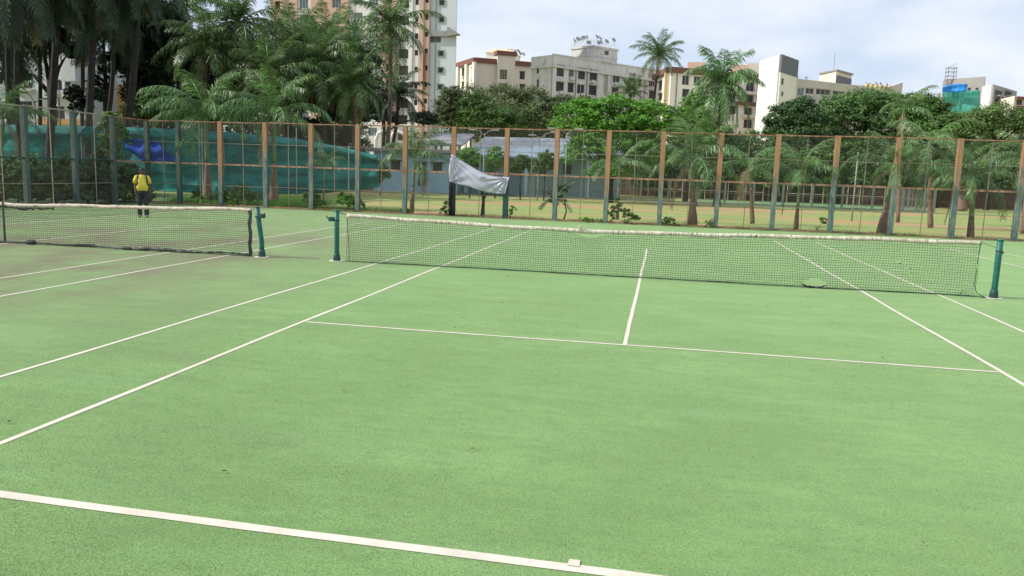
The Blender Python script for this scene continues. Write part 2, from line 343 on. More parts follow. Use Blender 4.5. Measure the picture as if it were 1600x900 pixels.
# short pile of the artificial grass, standing clear of the taped lines
g=np.random.default_rng(12); NB=640000; by=-12.9+g.random(NB)**1.5*13*g.uniform(.75,1,NB); bx=CX+g.uniform(-1,1,NB)*((by-CY)*.95+.5)+(by-CY)*-.18
dist=np.hypot(bx-CX,by-CY); keep=(np.abs(by+11.918+bx*.0105)>.044)&(np.abs(by+6.4)>.03)&(np.abs(np.abs(bx)-4.115)>.034)&(np.abs(np.abs(bx)-5.485)>.034)&((np.abs(bx)>.034)|(by<-6.4))&(np.abs(bx+8.87)>.03)&(np.abs(bx+10.24)>.03)&(g.random(NB)<np.clip((-1.2-by)/7,0,1)**.7)
keep&=g.random(NB)<np.clip((bx+7.5)/2.6,.12,1)
keep&=~((np.abs(bx)<.036)&(np.abs(by+11.87)<.045))
bx=bx[keep];by=by[keep];nb=len(bx); hh=g.uniform(.003,.007,nb); an=g.uniform(0,6.283,nb); wd=g.uniform(.0009,.0018,nb)*(1+.12*(by+12.9)); lx=g.normal(.002,.005,nb); ly=g.normal(-.002,.005,nb)
V=np.zeros((nb,3,3),np.float32); V[:,0]=np.stack([bx-wd*np.cos(an),by-wd*np.sin(an),np.zeros(nb)+.0005],1); V[:,1]=np.stack([bx+wd*np.cos(an),by+wd*np.sin(an),np.zeros(nb)+.0005],1); V[:,2]=np.stack([bx+lx,by+ly,hh],1)
me=bpy.data.meshes.new('turf_pile'); me.vertices.add(nb*3); me.vertices.foreach_set('co',V.ravel()); me.loops.add(nb*3); me.loops.foreach_set('vertex_index',np.arange(nb*3,dtype=np.int32)); me.polygons.add(nb); me.polygons.foreach_set('loop_start',np.arange(0,nb*3,3,dtype=np.int32)); me.update(calc_edges=True)
M['pile']=mat('turf_pile',(.205,.335,.098),.6,(.23,.38,.125),.7,island=.22,trans=.15,spec=.4); me.materials.append(M['pile'])
tag(link('turf_pile',me),'short green pile of the artificial grass in the foreground','artificial grass',kind='stuff')
# ------------------------------------------------------------------ nets
def make_net(name,x0,x1,ztop,seed,cell=.047,th=.0050,droops=(),holes=(),bulge=0):
    """knotted cord grid; ztop(x) is the height of the band's lower edge."""
    r=random.Random(seed); nx=int((x1-x0)/cell); nz=20; vs={}; V=[];F=[]
    def node(i,j):
        x=x0+(x1-x0)*i/nx; v=j/nz; top=ztop(x); z=.018+(top-.018)*v; y=0
        for (cx,wd,am) in droops:
            g=math.exp(-((x-cx)/wd)**2); z-=am*g*v**3; x+= -(x-cx)*.28*g*math.sin(math.pi*min(1,v+.1)); y-=.10*g*(1-v)
        x+=.018*math.sin(x*1.7+v*4+seed)*(1-v*.7)+.008*math.sin(x*9+v*7); z+=.010*math.sin(x*2.3+seed)*math.sin(math.pi*v)+r.uniform(-.004,.004)
        z+=.022*math.sin(x*4.1+seed)*math.sin(math.pi*v)**2*(.5+.5*math.sin(x*.8)); y+=.05*math.sin(x*.9+seed)*(1-v)**1.5-bulge*(1-v); x+=r.uniform(-.004,.004)
        keep=True
        for (hx,hz,rx,rz) in holes:
            q=((x-hx)/rx)**2+((z-hz)/rz)**2
            if q<1: keep=False
            elif q<3.2:
                k=(1-(q-1)/2.2)*.22; x+=(x-hx)*k; z+=(z-hz)*k*.8; 
        return (x,y,max(z,.012),keep)
    G=[[node(i,j) for j in range(nz+1)] for i in range(nx+1)]
    def strand(a,b,t):
        # triangular cord between two knots
        a=Vector(a[:3]);c=Vector(b[:3]);d=(c-a).normalized(); up=Vector((0,1,0)); s=d.cross(up).normalized()*t; u=up*t
        k=len(V); 
        for p in(a,c): V.extend([tuple(p+s+u*.5),tuple(p-s+u*.5),tuple(p-u)])
        F.extend([(k,k+1,k+4,k+3),(k+1,k+2,k+5,k+4),(k+2,k,k+3,k+5)])
    for i in range(nx+1):
        for j in range(nz+1):
            if not G[i][j][3]: continue
            if j<nz and G[i][j+1][3] and r.random()>.004: strand(G[i][j],G[i][j+1],th*.5*(1.3 if i in(0,nx) else 1))
            if i<nx and G[i+1][j][3] and r.random()>.004: strand(G[i][j],G[i+1][j],th*.5*(2.4 if j==0 else 1.25))
    me=bpy.data.meshes.new(name); me.from_pydata(V,[],F); me.materials.append(M['net_cord']); return me
def band(x0,x1,zf,hgt,m,parent,seed,name='top_band',rag=.004):
    """folded cloth band with front, back, top: ragged lower edge."""
    r=random.Random(seed); n=int((x1-x0)/.06); vs=[]
    for i in range(n+1):
        x=x0+(x1-x0)*i/n; z=zf(x)+.006*math.sin(x*3.1+seed)+r.uniform(-rag,rag)*.4; h=hgt*(1+.10*math.sin(x*5+seed))+r.uniform(-rag,rag); t=.006+.003*math.sin(x*7.3)
        vs+=[(x,-t,z-h),(x,-t*1.4,z-h*.5),(x,-t*.7,z-.004),(x,t*.7,z-.004),(x,t*1.4,z-h*.5),(x,t,z-h)]
    fs=[]
    for i in range(n):
        for k in range(6): a=6*i+k; c=6*i+(k+1)%6; fs.append((a,a+6,c+6,c))
    fs+=[(0,1,2,3,4,5),tuple(6*n+k for k in(5,4,3,2,1,0))]
    bb=MB(); bb.add(vs,fs); return bb.build(name,m,parent,smooth=True)
# near net
zc1=lambda x:1.045-.115*math.exp(-((x+1.25)/4.2)**2)*1.0
net=empty('tennis_net',(0,0,0),0,'stained white-banded tennis net stretched across the nearest court, torn near its bottom edge','tennis net')
link('net_mesh',make_net('net_mesh',-6.17,6.10,lambda x:zc1(x)-.075,3,droops=((-1.02,.33,.11),),
    holes=((3.28,.085,.15,.075),(-.22,.40,.035,.03),(4.72,.60,.028,.025),(4.95,.45,.024,.03))),net)
band(-6.19,6.12,zc1,.085,M['net_band'],net,1)
b=MB(); b.box((-1.25,0,zc1(-1.25)+.004),(.035,.05,.11)); b.tube([(-1.27,-.02,zc1(-1.25)+.03),(-1.22,-.03,zc1(-1.25)+.07),(-1.16,-.02,zc1(-1.25)+.02)],.012,5); b.build('strap_knot',M['net_band2'],net,bevel=.006)
b=MB(); pts=[(3.05+.045*i,-.03-.02*math.sin(i),.07-.055*math.sin(math.pi*i/10)+.01*math.sin(i*3)) for i in range(11)]; b.tube(pts,[.012,.02,.016,.024,.03,.022,.026,.018,.02,.012,.008],6); b.build('torn_edge',M['dark_cloth'],net)
for (hx,hz) in((-.22,.37),(4.72,.58),(4.95,.43),(-1.75,.05),(5.9,.07)):
    b=MB(); r=random.Random(int(hx*10)+50)
    for k in range(6): 
        a=r.uniform(0,6.28); b.tube([(hx+.03*math.cos(a),-.012,hz+.02*math.sin(a)),(hx+.075*math.cos(a+.5),-.022,hz+.05*math.sin(a+.5))],.004,4)
    b.build('frayed_cord',M['net_cord'],net)
b=MB(); zz=lambda x:.016
b.tube([(x,.0+.03*math.sin(x*1.3),.016+.006*math.sin(x*5)) for x in [-6.16+.25*i for i in range(50)]]+[(6.3,-.06,.012)],.007,5); b.build('bottom_cord',M['net_cord'],net)
b=MB(); b.tube([(-6.36,0,1.03),(-6.18,0,1.0)],.008,5); b.tube([(6.11,0,zc1(6.1)-.03),(6.37,0,.93)],.004,5); b.build('tension_cord',M['black_steel'],net)
b=MB(); b.tube([(6.10,-.0,.96),(6.08,0,.62)],.006,5); b.tube([(6.08,0,.52),(6.07,-.02,.22),(6.11,-.05,.09),(6.24,-.08,.02)],.007,5); b.tube([(-6.18,0,.98),(-6.16,0,.7),(-6.13,0,.42),(-6.12,0,.02)],.006,5); b.build('side_cord',M['net_cord'],net)
def net_post(x,y,label,winch,dx=0,h=1.07,group='net posts'):
    t=empty('net_post',(x,y,0),0,label,'net post',group)
    b=MB(); b.tube([(0,0,0),(0,0,h*.3),(dx*.6,0,h*.7),(dx,0,h)],.052,20); b.build('tube',M['green_post'],t,smooth=True)
    b=MB(); b.tube([(dx,0,h-.012),(dx,0,h+.012),(dx,0,h+.02)],[.056,.058,.03],20); b.build('cap',M['green_post'],t,smooth=True)
    b=MB(); b.tube([(0,0,-.01),(0,0,.14),(0,0,.16)],[.082,.066,.056],18); b.build('base_sleeve',M['dark_green'],t,smooth=True)
    b=MB(); b.tube([(dx*.9,0,h*.80),(dx*.9,0,h*.825)],.058,20); b.build('collar',M['dark_green'],t)
    if winch:
        s=winch; z=h*.83
        b=MB(); b.box((s*.11+dx,0,z),(.13,.08,.09)); b.tube([(s*.12+dx,-.06,z),(s*.12+dx,.06,z)],.05,12); b.build('winch',M['dark_green'],t,bevel=.008)
        b=MB(); b.tube([(s*.17+dx,-.05,z),(s*.21+dx,-.06,z+.07)],.012,6); b.build('crank_handle',M['black_steel'],t)
    else:
        b=MB(); b.tube([(.05+dx,0,h*.80),(.075+dx,0,h*.78)],.018,8); b.build('hook',M['black_steel'],t)
    b=MB(); b.tube([(0,0,.003),(0,0,.010)],.16,20); b.build('base_ring',M['line'],t)
    return t
net_post(-6.40,0,'green net post with a winch at the left end of the near net',-1)
net_post(6.42,0,'green steel net post at the far right end of the near net, without a winch',0)
# second net, on the court beside
zc2=lambda x:1.045-.11*math.exp(-((x+14.36)/3.6)**2)+.012*math.sin(x*1.9)
net2=empty('tennis_net',(0,-.05,0),0,'sagging net of the neighbouring court with a dirty cream band and thick dark hem','tennis net')
link('net_mesh',make_net('net_mesh',-20.3,-8.38,lambda x:zc2(x)-.075,11,bulge=.03),net2)
band(-20.35,-8.33,zc2,.085,M['net_band2'],net2,4,rag=.012)
def hem(x0,x1,seed,parent,m,z0=.03,h=.05,name='bottom_hem'):
    r=random.Random(seed); n=int((x1-x0)/.07); pts=[];rad=[]
    for i in range(n+1):
        x=x0+(x1-x0)*i/n; pts.append((x,-.04+.05*math.sin(x*1.1+seed)+r.uniform(-.01,.01),h*.7+.012*math.sin(x*4))); rad.append(h*(.45+.25*math.sin(x*2.1+seed)+r.uniform(-.12,.2)))
    b=MB(); b.tube(pts,rad,7); return b.build(name,m,parent,smooth=True)
hem(-20.3,-12.2,2,net2,M['dark_cloth'],h=.045); hem(-12.2,-8.36,5,net2,M['grey_cloth'],h=.06)
b=MB(); b.sphere((-13.75,-.1,.05),.09,8,6,(1.6,.8,.75)); b.sphere((-11.3,-.1,.035),.06,8,6,(2.6,.8,.7)); b.build('bunched_cloth',M['dark_cloth'],net2,smooth=True)
band(-20.3,-13.2,lambda x:zc2(x)-.075,.05,M['dark_cloth'],net2,9,name='torn_underband',rag=.03)
b=MB(); r=random.Random(3); pts=[(-8.365+.012*math.sin(k),-.01,1.0-.96*k/14) for k in range(15)]
vs=[]
for k,p in enumerate(pts):
    wv=.035+.008*math.sin(k*2.1); vs+=[(p[0]-wv,p[1]-.012,p[2]),(p[0]+wv,p[1]-.012,p[2]),(p[0]+wv,p[1]+.012,p[2]),(p[0]-wv,p[1]+.012,p[2])]
b.add(vs,[(4*i+k,4*i+(k+1)%4,4*i+4+(k+1)%4,4*i+4+k) for i in range(14) for k in range(4)]); b.build('side_tape',M['dark_cloth'],net2)
b=MB(); b.box((-14.5,-.03,.47),(.05,.012,.92)); b.build('centre_strap',M['dark_cloth'],net2)
b=MB(); b.tube([(-8.38,0,1.02),(-8.12,0,1.03)],.008,5); b.build('tension_cord',M['black_steel'],net2)
p=net_post(-8.10,-.05,'leaning green net post with a box winch, holding the net of the neighbouring court',1,-.10)
net_post(-20.6,-.05,'green net post at the outer end of the neighbouring net',0)
# ------------------------------------------------------------------ tall rusty fence behind the courts
FY=17.80; FH=3.82
PX=[13.78,11.52,9.28,7.02,4.78,2.55,.26,-1.98,-4.15,-6.30,-8.66,-10.85,-13.05,-15.26,-17.48,-19.72,-21.84,-23.45]
PX=[18.3,16.05]+PX; PX=PX[::-1]
BAY=2.225
def hprofile(h,mt,wd=.19,dp=.17):
    b=MB(); t=.012
    b.box((0,-dp/2,h/2),(wd,t,h)); b.box((0,dp/2,h/2),(wd,t,h)); b.box((-wd/2+.006,0,h/2),(t,dp-t,h)); b.box((wd/2-.02,0,h/2),(t,dp-t,h))
    return b.mesh('post',mt)
post_me=hprofile(FH+.03,M['post']); post_me_g=hprofile(FH+.03,M['post_green'])
def bay_meshes(h,bay,rails,mt,cell=.055,wire=.0036):
    """meshes for one bay, x from 0 to 1 bay; rails = list of (z,thickness,name)"""
    out=[]
    for z,t,nm,mm in rails:
        b=MB(); b.box((bay/2,0,z),(bay,t*.9,t)); out.append((nm,b.mesh(nm,mm)))
    b=MB(); b.box((bay/2,.012,h/2),(.026,.026,h-.1)); out.append(('mullion',b.mesh('mullion',M['thin_steel'])))
    V=[];F=[]; st=cell*1.414
    def wire_seg(x0,z0,x1,z1,y):
        d=Vector((x1-x0,0,z1-z0)); 
        if d.length<.02: return
        d.normalize(); s=Vector((-d.z,0,d.x))*wire*.6; u=Vector((0,wire*.5,0)); k=len(V)
        for q in((x0,z0),(x1,z1)):
            p=Vector((q[0],y,q[1])); V.extend([tuple(p+s-u),tuple(p-s-u),tuple(p+u*1.4)])
        F.extend([(k,k+1,k+4,k+3),(k+1,k+2,k+5,k+4),(k+2,k,k+3,k+5)])
    hh=h-.06; z0=.05
    k=-hh
    while k<bay:
        xa,za=max(k,0),max(-k,0); ln=min(bay-xa,hh-za); wire_seg(xa,z0+za,xa+ln,z0+za+ln,-.012)
        xa,za=max(k,0),min(hh,hh+k); ln=min(bay-xa,za); wire_seg(xa,z0+za,xa+ln,z0+za-ln,-.008)
        k+=st
    me=bpy.data.meshes.new('wire_mesh'); me.from_pydata(V,[],F); me.materials.append(M['wire']); out.append(('wire_mesh',me))
    return out
bayset=bay_meshes(FH,BAY,[(FH,.05,'top_rail',M['rust']),(1.90,.075,'middle_rail',M['rust']),(2.86,.022,'thin_rail',M['thin_steel']),(.95,.022,'thin_rail',M['thin_steel']),(.05,.055,'base_rail',M['rust'])],None)
def fence_run(root,pts,baym,pmesh,bay=BAY,lastpost=True):
    for i,p in enumerate(pts):
        if i<len(pts)-1 or lastpost: link('post',pmesh(i),root,(p[0],p[1],0),(random.uniform(-.006,.006),random.uniform(-.005,.005),random.uniform(-.05,.05)))
        if i<len(pts)-1:
            q=pts[i+1]; d=Vector((q[0]-p[0],q[1]-p[1])); an=math.atan2(d.y,d.x)
            for nm,me in baym:
                o=link(nm,me,root,(p[0],p[1],0),(0,0,an),(d.length/bay,1,1))
                if nm in('middle_rail','top_rail','thin_rail'): o.location.z+=random.uniform(-.012,.012); o.rotation_euler.y=random.uniform(-.004,.004)
random.seed(4)
fe=empty('tall_fence',(0,0,0),0,'tall rusty chain-link fence on wide steel posts along the back of the courts','fence')
fence_run(fe,[(x,FY) for x in PX],bayset,lambda i: post_me_g if i in(0,1) else post_me)
fs=empty('tall_fence',(0,0,0),0,'tall faded green mesh fence along the overgrown side of the neighbouring court','fence')
SY=[17.75,15.4,13.05,10.45,8.2,5.95,3.7]
fence_run(fs,[(-23.45+.02*k,y) for k,y in list(enumerate(SY))[1:]],bay_meshes(FH+.05,BAY,[(FH+.03,.05,'top_rail',M['thin_steel']),(1.93,.06,'middle_rail',M['dark_green']),(.95,.022,'thin_rail',M['thin_steel'])],None),lambda i:post_me_g)
d=SY[0]-SY[1]
for nm,me in bayset[:2]+bayset[-1:]: link(nm,me,fs,(-23.43,SY[1],0),(0,0,math.pi/2),(d/BAY,1,1))
for px_ in (-8.66,-6.30):
    b=MB(); b.box((0,0,.8),(.215,.195,1.6)); o=b.build('painted_sleeve',M['dark_green'],fe,loc=(px_,FY,0)); o['label']='dark green lower part of the post under the cloth'
# ------------------------------------------------------------------ cloth hung on the fence
def bez(tab,u):
    k=u*(len(tab)-1); i=min(int(k),len(tab)-2); f=k-i; f2=f
    return (tab[i][0]*(1-f2)+tab[i+1][0]*f2, tab[i][1]*(1-f2)+tab[i+1][1]*f2)
T=[(706,241),(717,248.5),(731,257),(748,267),(763,273),(779,276),(796,277)]
Bm=[(703,285),(717,289),(733,291.5),(748,297),(763,301),(777,303),(790,302.5)]
nu,nv=72,26; vs=[]
for i in range(nu+1):
    u=i/nu; a=bez(T,u); c=bez(Bm,u)
    for j in range(nv+1):
        v=j/nv; px=a[0]*(1-v)+c[0]*v-4*math.sin(math.pi*v)*max(0,.25-u)*3; py=a[1]*(1-v)+c[1]*v
        P=at(px,py,FY-.11)
        # folds fanning out from the tied corners
        def fan(cu,cv,fr,am,w):
            du,dv=(u-cu)*2.6,(v-cv); r_=math.hypot(du,dv)+1e-4; an=math.atan2(dv,du); return am*math.sin(an*fr)*math.exp(-r_/w)*min(1,r_*4)
        y=fan(1,0,19,.085,.55)+fan(0,0,21,.075,.6)+fan(0,1,15,.06,.4)+fan(1,1,13,.05,.35)+.006*math.sin(u*21+v*7)*math.sin(v*5+u*3)+.05*math.sin(2.2*u*math.pi+v*1.2)*math.sin(math.pi*min(1,u*1.1))-.05*math.sin(math.pi*v)
        vs.append((P.x,P.y+y,P.z))
b=MB(); b.add(vs,[(i*(nv+1)+j,(i+1)*(nv+1)+j,(i+1)*(nv+1)+j+1,i*(nv+1)+j+1) for i in range(nu) for j in range(nv)])
bn=b.build('cloth_banner',M['banner'],smooth=True); tag(bn,'silvery lilac cloth tied slantwise between two posts of the rusty fence','cloth')
md=bn.modifiers.new('s','SOLIDIFY'); md.thickness=.008
def at_ribbon(name,pts,wpx,Y,m,label=None,cat=None,parent=None,seed=1):
    r=random.Random(seed); vs=[];n=len(pts)
    for k,(px,py) in enumerate(pts):
        for q in range(5):
            P=at(px+(q/4-.5)*wpx*(1+r.uniform(-.15,.15)),py,Y); vs.append((P.x,P.y-.06*math.sin(q*1.9+k*.4),max(P.z,.01)))
    b=MB(); b.add(vs,[(i*5+j,i*5+j+1,(i+1)*5+j+1,(i+1)*5+j) for i in range(n-1) for j in range(4)]); o=b.build(name,m,parent,smooth=True)
    o.modifiers.new('s','SOLIDIFY').thickness=.02; return tag(o,label,cat)
at_ribbon('hanging_cloth',[(706,284),(706,293),(707,302),(706,311),(705,319),(707,327),(705,336)],9,FY-.14,M['black_fabric'],'black cloth hanging down the fence post below the left corner of the silvery cloth','cloth')
# ------------------------------------------------------------------ people
def skin(name,js,es,m,parent=None,sub=2,root=0):
    me=bpy.data.meshes.new(name); me.from_pydata([j[:3] for j in js],es,[]); o=bpy.data.objects.new(name,me); C.objects.link(o)
    o.modifiers.new('k','SKIN'); 
    for i,j in enumerate(js):
        rr=j[3] if hasattr(j[3],'__len__') else (j[3],j[3]); me.skin_vertices[0].data[i].radius=rr; me.skin_vertices[0].data[i].use_root=(i==root)
    s=o.modifiers.new('s','SUBSURF'); s.levels=sub; s.render_levels=sub
    dg=bpy.context.evaluated_depsgraph_get(); m2=bpy.data.meshes.new_from_object(o.evaluated_get(dg)); m2.name=name
    bpy.data.objects.remove(o); m2.materials.clear(); m2.materials.append(m); m2.polygons.foreach_set('use_smooth',[True]*len(m2.polygons))
    return link(name,m2,parent)
def person(loc,rz,label,shirt,trousers,backpack=True):
    t=empty('person',loc,rz,label,'person')
    # faces -y ; x to the viewer's right
    J=[(0,0,.93,(.15,.11)),(0,-.005,1.10,(.155,.12)),(0,.01,1.30,(.16,.11)),(0,.02,1.42,(.10,.08)),(0,.01,1.47,.055),(0,-.01,1.53,.062),(0,-.015,1.60,(.078,.09)),(0,-.01,1.66,(.07,.08)),
       (-.17,.02,1.39,.062),(-.225,.03,1.13,.047),(-.215,-.06,.90,.033),(-.212,-.08,.84,.03),
       (.17,.02,1.39,.062),(.235,.035,1.13,.047),(.25,-.03,.89,.033),(.252,-.045,.83,.03),
       (-.10,0,.86,.10),(-.105,-.03,.50,.062),(-.11,.03,.11,.045),(-.115,-.03,.04,.04),(-.125,-.14,.03,.035),
       (.10,0,.86,.10),(.11,-.06,.50,.062),(.115,-.09,.11,.045),(.12,-.14,.04,.04),(.13,-.25,.03,.035)]
    E=[(0,1),(1,2),(2,3),(3,4),(4,5),(5,6),(6,7),(3,8),(8,9),(9,10),(10,11),(3,12),(12,13),(13,14),(14,15),(0,16),(16,17),(17,18),(18,19),(19,20),(0,21),(21,22),(22,23),(23,24),(24,25)]
    body=skin('body',J,E,M['skin'],t)
    b=MB()   # five fingers and a thumb on each hand, nose, ears
    for s,hx,hy,hz in((-1,-.212,-.085,.82),(1,.252,-.05,.81)):
        for k in range(4):
            fx=hx+s*0+(-.027+.018*k); ln=(.060,.072,.068,.052)[k]
            b.tube([(fx,hy,hz),(fx,hy-.012,hz-ln*.55),(fx,hy-.03,hz-ln)],[.009,.0085,.006],6)
        b.tube([(hx-s*.028,hy-.01,hz+.015),(hx-s*.045,hy-.03,hz-.01),(hx-s*.040,hy-.04,hz-.035)],[.011,.010,.007],6)
    b.build('fingers',M['skin'],t,smooth=True)
    b=MB(); b.tube([(0,-.095,1.615),(0,-.118,1.585),(0,-.10,1.578)],[.010,.016,.012],6); b.sphere((-.082,0,1.59),.022,8,6,(.5,1,1.3)); b.sphere((.082,0,1.59),.022,8,6,(.5,1,1.3)); b.box((0,-.10,1.55),(.045,.012,.008)); b.build('face',M['skin'],t,smooth=True)
    def loft(name,rings,m,n=20,close=True):
        b=MB(); vs=[];fs=[]
        for (cx,cy,cz,rx,ry,tx) in rings:
            for k in range(n):
                a=2*math.pi*k/n; vs.append((cx+rx*math.cos(a),cy+ry*math.sin(a)*(1.12 if math.sin(a)<0 else .95),cz+tx*math.cos(a)+.006*math.sin(3*a+cz*20)))
        for i in range(len(rings)-1):
            for k in range(n): fs.append((i*n+k,i*n+(k+1)%n,(i+1)*n+(k+1)%n,(i+1)*n+k))
        fs.append(tuple(range(n-1,-1,-1))); fs.append(tuple((len(rings)-1)*n+k for k in range(n))); b.add(vs,fs); return b
    b=loft('shirt',[(0,0,.915,.172,.125,0),(0,-.01,.96,.184,.145,0),(0,-.035,1.05,.192,.172,0),(0,-.04,1.14,.190,.175,0),(0,-.02,1.24,.184,.150,0),(0,0,1.33,.183,.128,0),(0,.01,1.40,.165,.108,0),(0,.015,1.445,.105,.085,0),(0,.012,1.475,.070,.068,0)],shirt)
    for s_ in(-1,1): b.tube([(s_*.10,.015,1.405),(s_*.165,.02,1.385),(s_*.205,.025,1.30),(s_*.232,.03,1.17)],[.070,.082,.078,.070],12)
    b.build('shirt',shirt,t,smooth=True)
    b=loft('trousers',[(0,0,.79,.165,.125,0),(0,0,.86,.178,.14,0),(0,0,.94,.165,.128,0)],trousers)
    b.tube([(-.085,0,.86),(-.092,-.01,.70),(-.10,-.02,.48),(-.108,.02,.28),(-.11,.035,.06)],[.108,.100,.082,.078,.074],14)
    b.tube([(.085,0,.86),(.098,-.03,.70),(.105,-.07,.48),(.112,-.08,.28),(.115,-.10,.07)],[.108,.100,.082,.078,.074],14)
    b.build('trousers',trousers,t,smooth=True)
    for x,y in((-.115,.0),(.12,-.11)):
        skin('shoe',[(x,y+.05,.045,(.045,.045)),(x,y-.06,.045,(.048,.04)),(x*1.05,y-.17,.03,(.045,.028))],[(0,1),(1,2)],M['shoe'],t,sub=1)
    b=MB(); b.sphere((0,-.005,1.635),.102,14,8,(.92,1.08,.82),zmin=-.15); b.add([(-.07,-.08,1.635),(.07,-.08,1.635),(.055,-.175,1.612),(0,-.19,1.612),(-.055,-.175,1.612),(-.07,-.08,1.65),(.07,-.08,1.65),(.055,-.175,1.622),(0,-.19,1.622),(-.055,-.175,1.622)],[(0,1,2,3,4),(9,8,7,6,5),(0,5,6,1),(1,6,7,2),(2,7,8,3),(3,8,9,4),(4,9,5,0)]); b.build('cap',M['black_fabric'],t,smooth=False)
    if backpack:
        skin('backpack',[(0,.20,1.05,(.16,.09)),(0,.21,1.22,(.165,.10)),(0,.19,1.38,(.12,.07))],[(0,1),(1,2)],M['black_fabric'],t)
        for s in(-1,1):
            b=MB(); P=[(s*.13,.14,1.44),(s*.135,.03,1.468),(s*.135,-.10,1.42),(s*.15,-.17,1.28),(s*.165,-.15,1.15),(s*.20,-.02,1.06),(s*.17,.14,1.05)]
            for a,c in zip(P,P[1:]):
                a,c=Vector(a),Vector(c); d=(c-a); b.box((a+c)/2,(.042,.014,d.length*1.12),d.to_track_quat('Z','Y').to_matrix())
            b.build('strap',M['black_fabric'],t)
    return t
gp=gz(224,339); ppl=person((gp.x,gp.y,0),math.atan2(gp.y-CY,gp.x-CX)-math.pi/2,'man in yellow shirt, dark trousers, backpack and cap walking behind the neighbouring net',M['yellow_shirt'],M['black_trousers'])
# ------------------------------------------------------------------ palms
_fc={}
def frond_mesh(kind,elev,seed,mt):
    key=(kind,elev,seed,mt)
    if key in _fc: return _fc[key]
    Ln,droop,leaf,n,grav,wl,rr={'coco':(5.0,1.35,1.25,46,1.1,.085,.07),'royal':(2.9,1.8,.75,48,1.3,.045,.034),'big':(3.5,1.6,.95,44,1.5,.07,.05),'cycad':(1.1,.8,.22,24,.25,.03,.015)}[kind]
    r=random.Random(seed*7+int(elev)); e=R(elev); Ln*=r.uniform(.9,1.08); droop*=r.uniform(.85,1.15)*(1.0 if elev<70 else .7)
    ns=14; P=[Vector((0,0,0))]; Tn=[]
    for i in range(ns):
        s=(i+.5)/ns; a=max(e-droop*s**1.25,-1.45); d=Vector((math.cos(a),.06*math.sin(s*3+seed),math.sin(a))).normalized(); Tn.append(d); P.append(P[-1]+d*Ln/ns)
    Tn.append(Tn[-1]); b=MB(); b.tube(P,[rr*(1-.85*i/ns) for i in range(ns+1)],4,cap=False)
    for i in range(n):
        t=.10+.89*(i/n); k=t*ns; q=min(int(k),ns-1); f=k-q; base=P[q].lerp(P[q+1],f); tan=Tn[q].lerp(Tn[q+1],f).normalized()
        l=leaf*(math.sin(math.pi*(.12+.80*t))**.55)*r.uniform(.72,1.15)
        for s in(-1,1):
            side=Vector((0,s,0)); upv=tan.cross(side)*(-s); g=grav*r.uniform(.7,1.25)
            if kind=='royal' or kind=='big': lift=r.uniform(-.5,.75)
            else: lift=r.uniform(-.25,.6)
            if elev>=70: g*=.45
            d1=(side*.8+tan*r.uniform(.45,.75)+Vector((0,0,1))*lift*.6-Vector((0,0,1))*g*.30).normalized()
            d2=(d1*.75-Vector((0,0,1))*g*.95+tan*.15).normalized()
            wv=tan*wl*.5; m_=base+d1*l*.48; tip=m_+d2*l*.55
            b.add([base-wv*.5,base+wv*.5,m_+wv,m_-wv,tip],[(0,1,2,3),(3,2,4)])
    me=b.mesh('frond',mt); _fc[key]=me; return me
def palm(name,label,base,top,r0,r1,kind,mt,nf=22,scl=1.0,seed=1,bottle=0,shaft=0,tmat='trunk',bend=(0,0),group=None,dry=2,young=3,nuts=False,elevs=None,wind=0,cat='palm tree'):
    base=Vector(base); top=Vector(top); t=empty(name,base,0,label,cat,group); r=random.Random(seed); h=top-base; b=MB(); n=14; pts=[];rad=[]
    for i in range(n+1):
        s=i/n; p=h*s+Vector((bend[0],bend[1],0))*math.sin(math.pi*s)*.5*(1 if not bottle else .3); pts.append(p); q=r0+(r1-r0)*s
        if bottle: q=r1+(bottle-r1)*max(0,1-s*2.2)**1.0*(1-.22*max(0,1-s*9))
        else: q=q*(1+.5*max(0,1-s*12))
        rad.append(q*(1+.03*(i%2)))
    cut=n if not shaft else int(n*(1-shaft))
    b.tube(pts[:cut+1],rad[:cut+1],12); b.build('trunk',M['bottle'] if bottle else M[tmat],t,smooth=True)
    if shaft: b=MB(); b.tube(pts[cut:]+[h+Vector((0,0,.35*scl))],[x*1.04 for x in rad[cut:]]+[r1*.4],12); b.build('crownshaft',M['royal_green'],t,smooth=True)
    E=elevs or [78,60,42,24,6,-12,-32,-50]; 
    for k in range(nf):
        f=k/nf; e=E[min(len(E)-1,int(f*len(E)))]; az=k*2.39996+r.uniform(-.25,.25)
        if wind: az=az+wind*.5*math.sin(az)*-1
        mm=M['frond_dry'] if k>=nf-dry else (M['frond_fresh'] if k<young else M[mt])
        if k>=nf-dry: e=min(e,-25)
        s=scl*r.uniform(.88,1.08)*(1 if e>-20 else .9)
        link('frond',frond_mesh(kind,e,k%2,mm),t,h+Vector((0,0,(.22*scl if shaft else 0)*(1 if e>0 else .4))),(r.uniform(-.08,.08),r.uniform(-.08,.08),az),s)
    if nuts:
        b=MB()
        for k in range(9): a=k*.7; b.sphere(h+Vector((.33*math.cos(a),.33*math.sin(a),-.3-.12*(k%2))),.15,8,6)
        b.build('coconuts',M['frond_dry'],t,smooth=True)
    return t
GR='young royal palms planted along the outside of the rusty fence'
def royal(bx,by,cxp,cyp,Y,label,scl=1,bottle=.22,r1=.085,seed=1,nf=15,shaft=.45,elevs=(80,62,45,28,8),young=3,dry=1,mt='frond_royal',group=GR):
    if bx>1100: scl*=.9; nf=max(8,nf-3)
    B=at(bx,by,Y); T_=at(cxp,cyp,Y); return palm('royal_palm',label,(B.x,B.y,0),(T_.x,T_.y,T_.z),r1,r1,'royal',mt,nf,scl,seed,bottle,shaft,dry=dry,young=young,elevs=list(elevs),group=group)
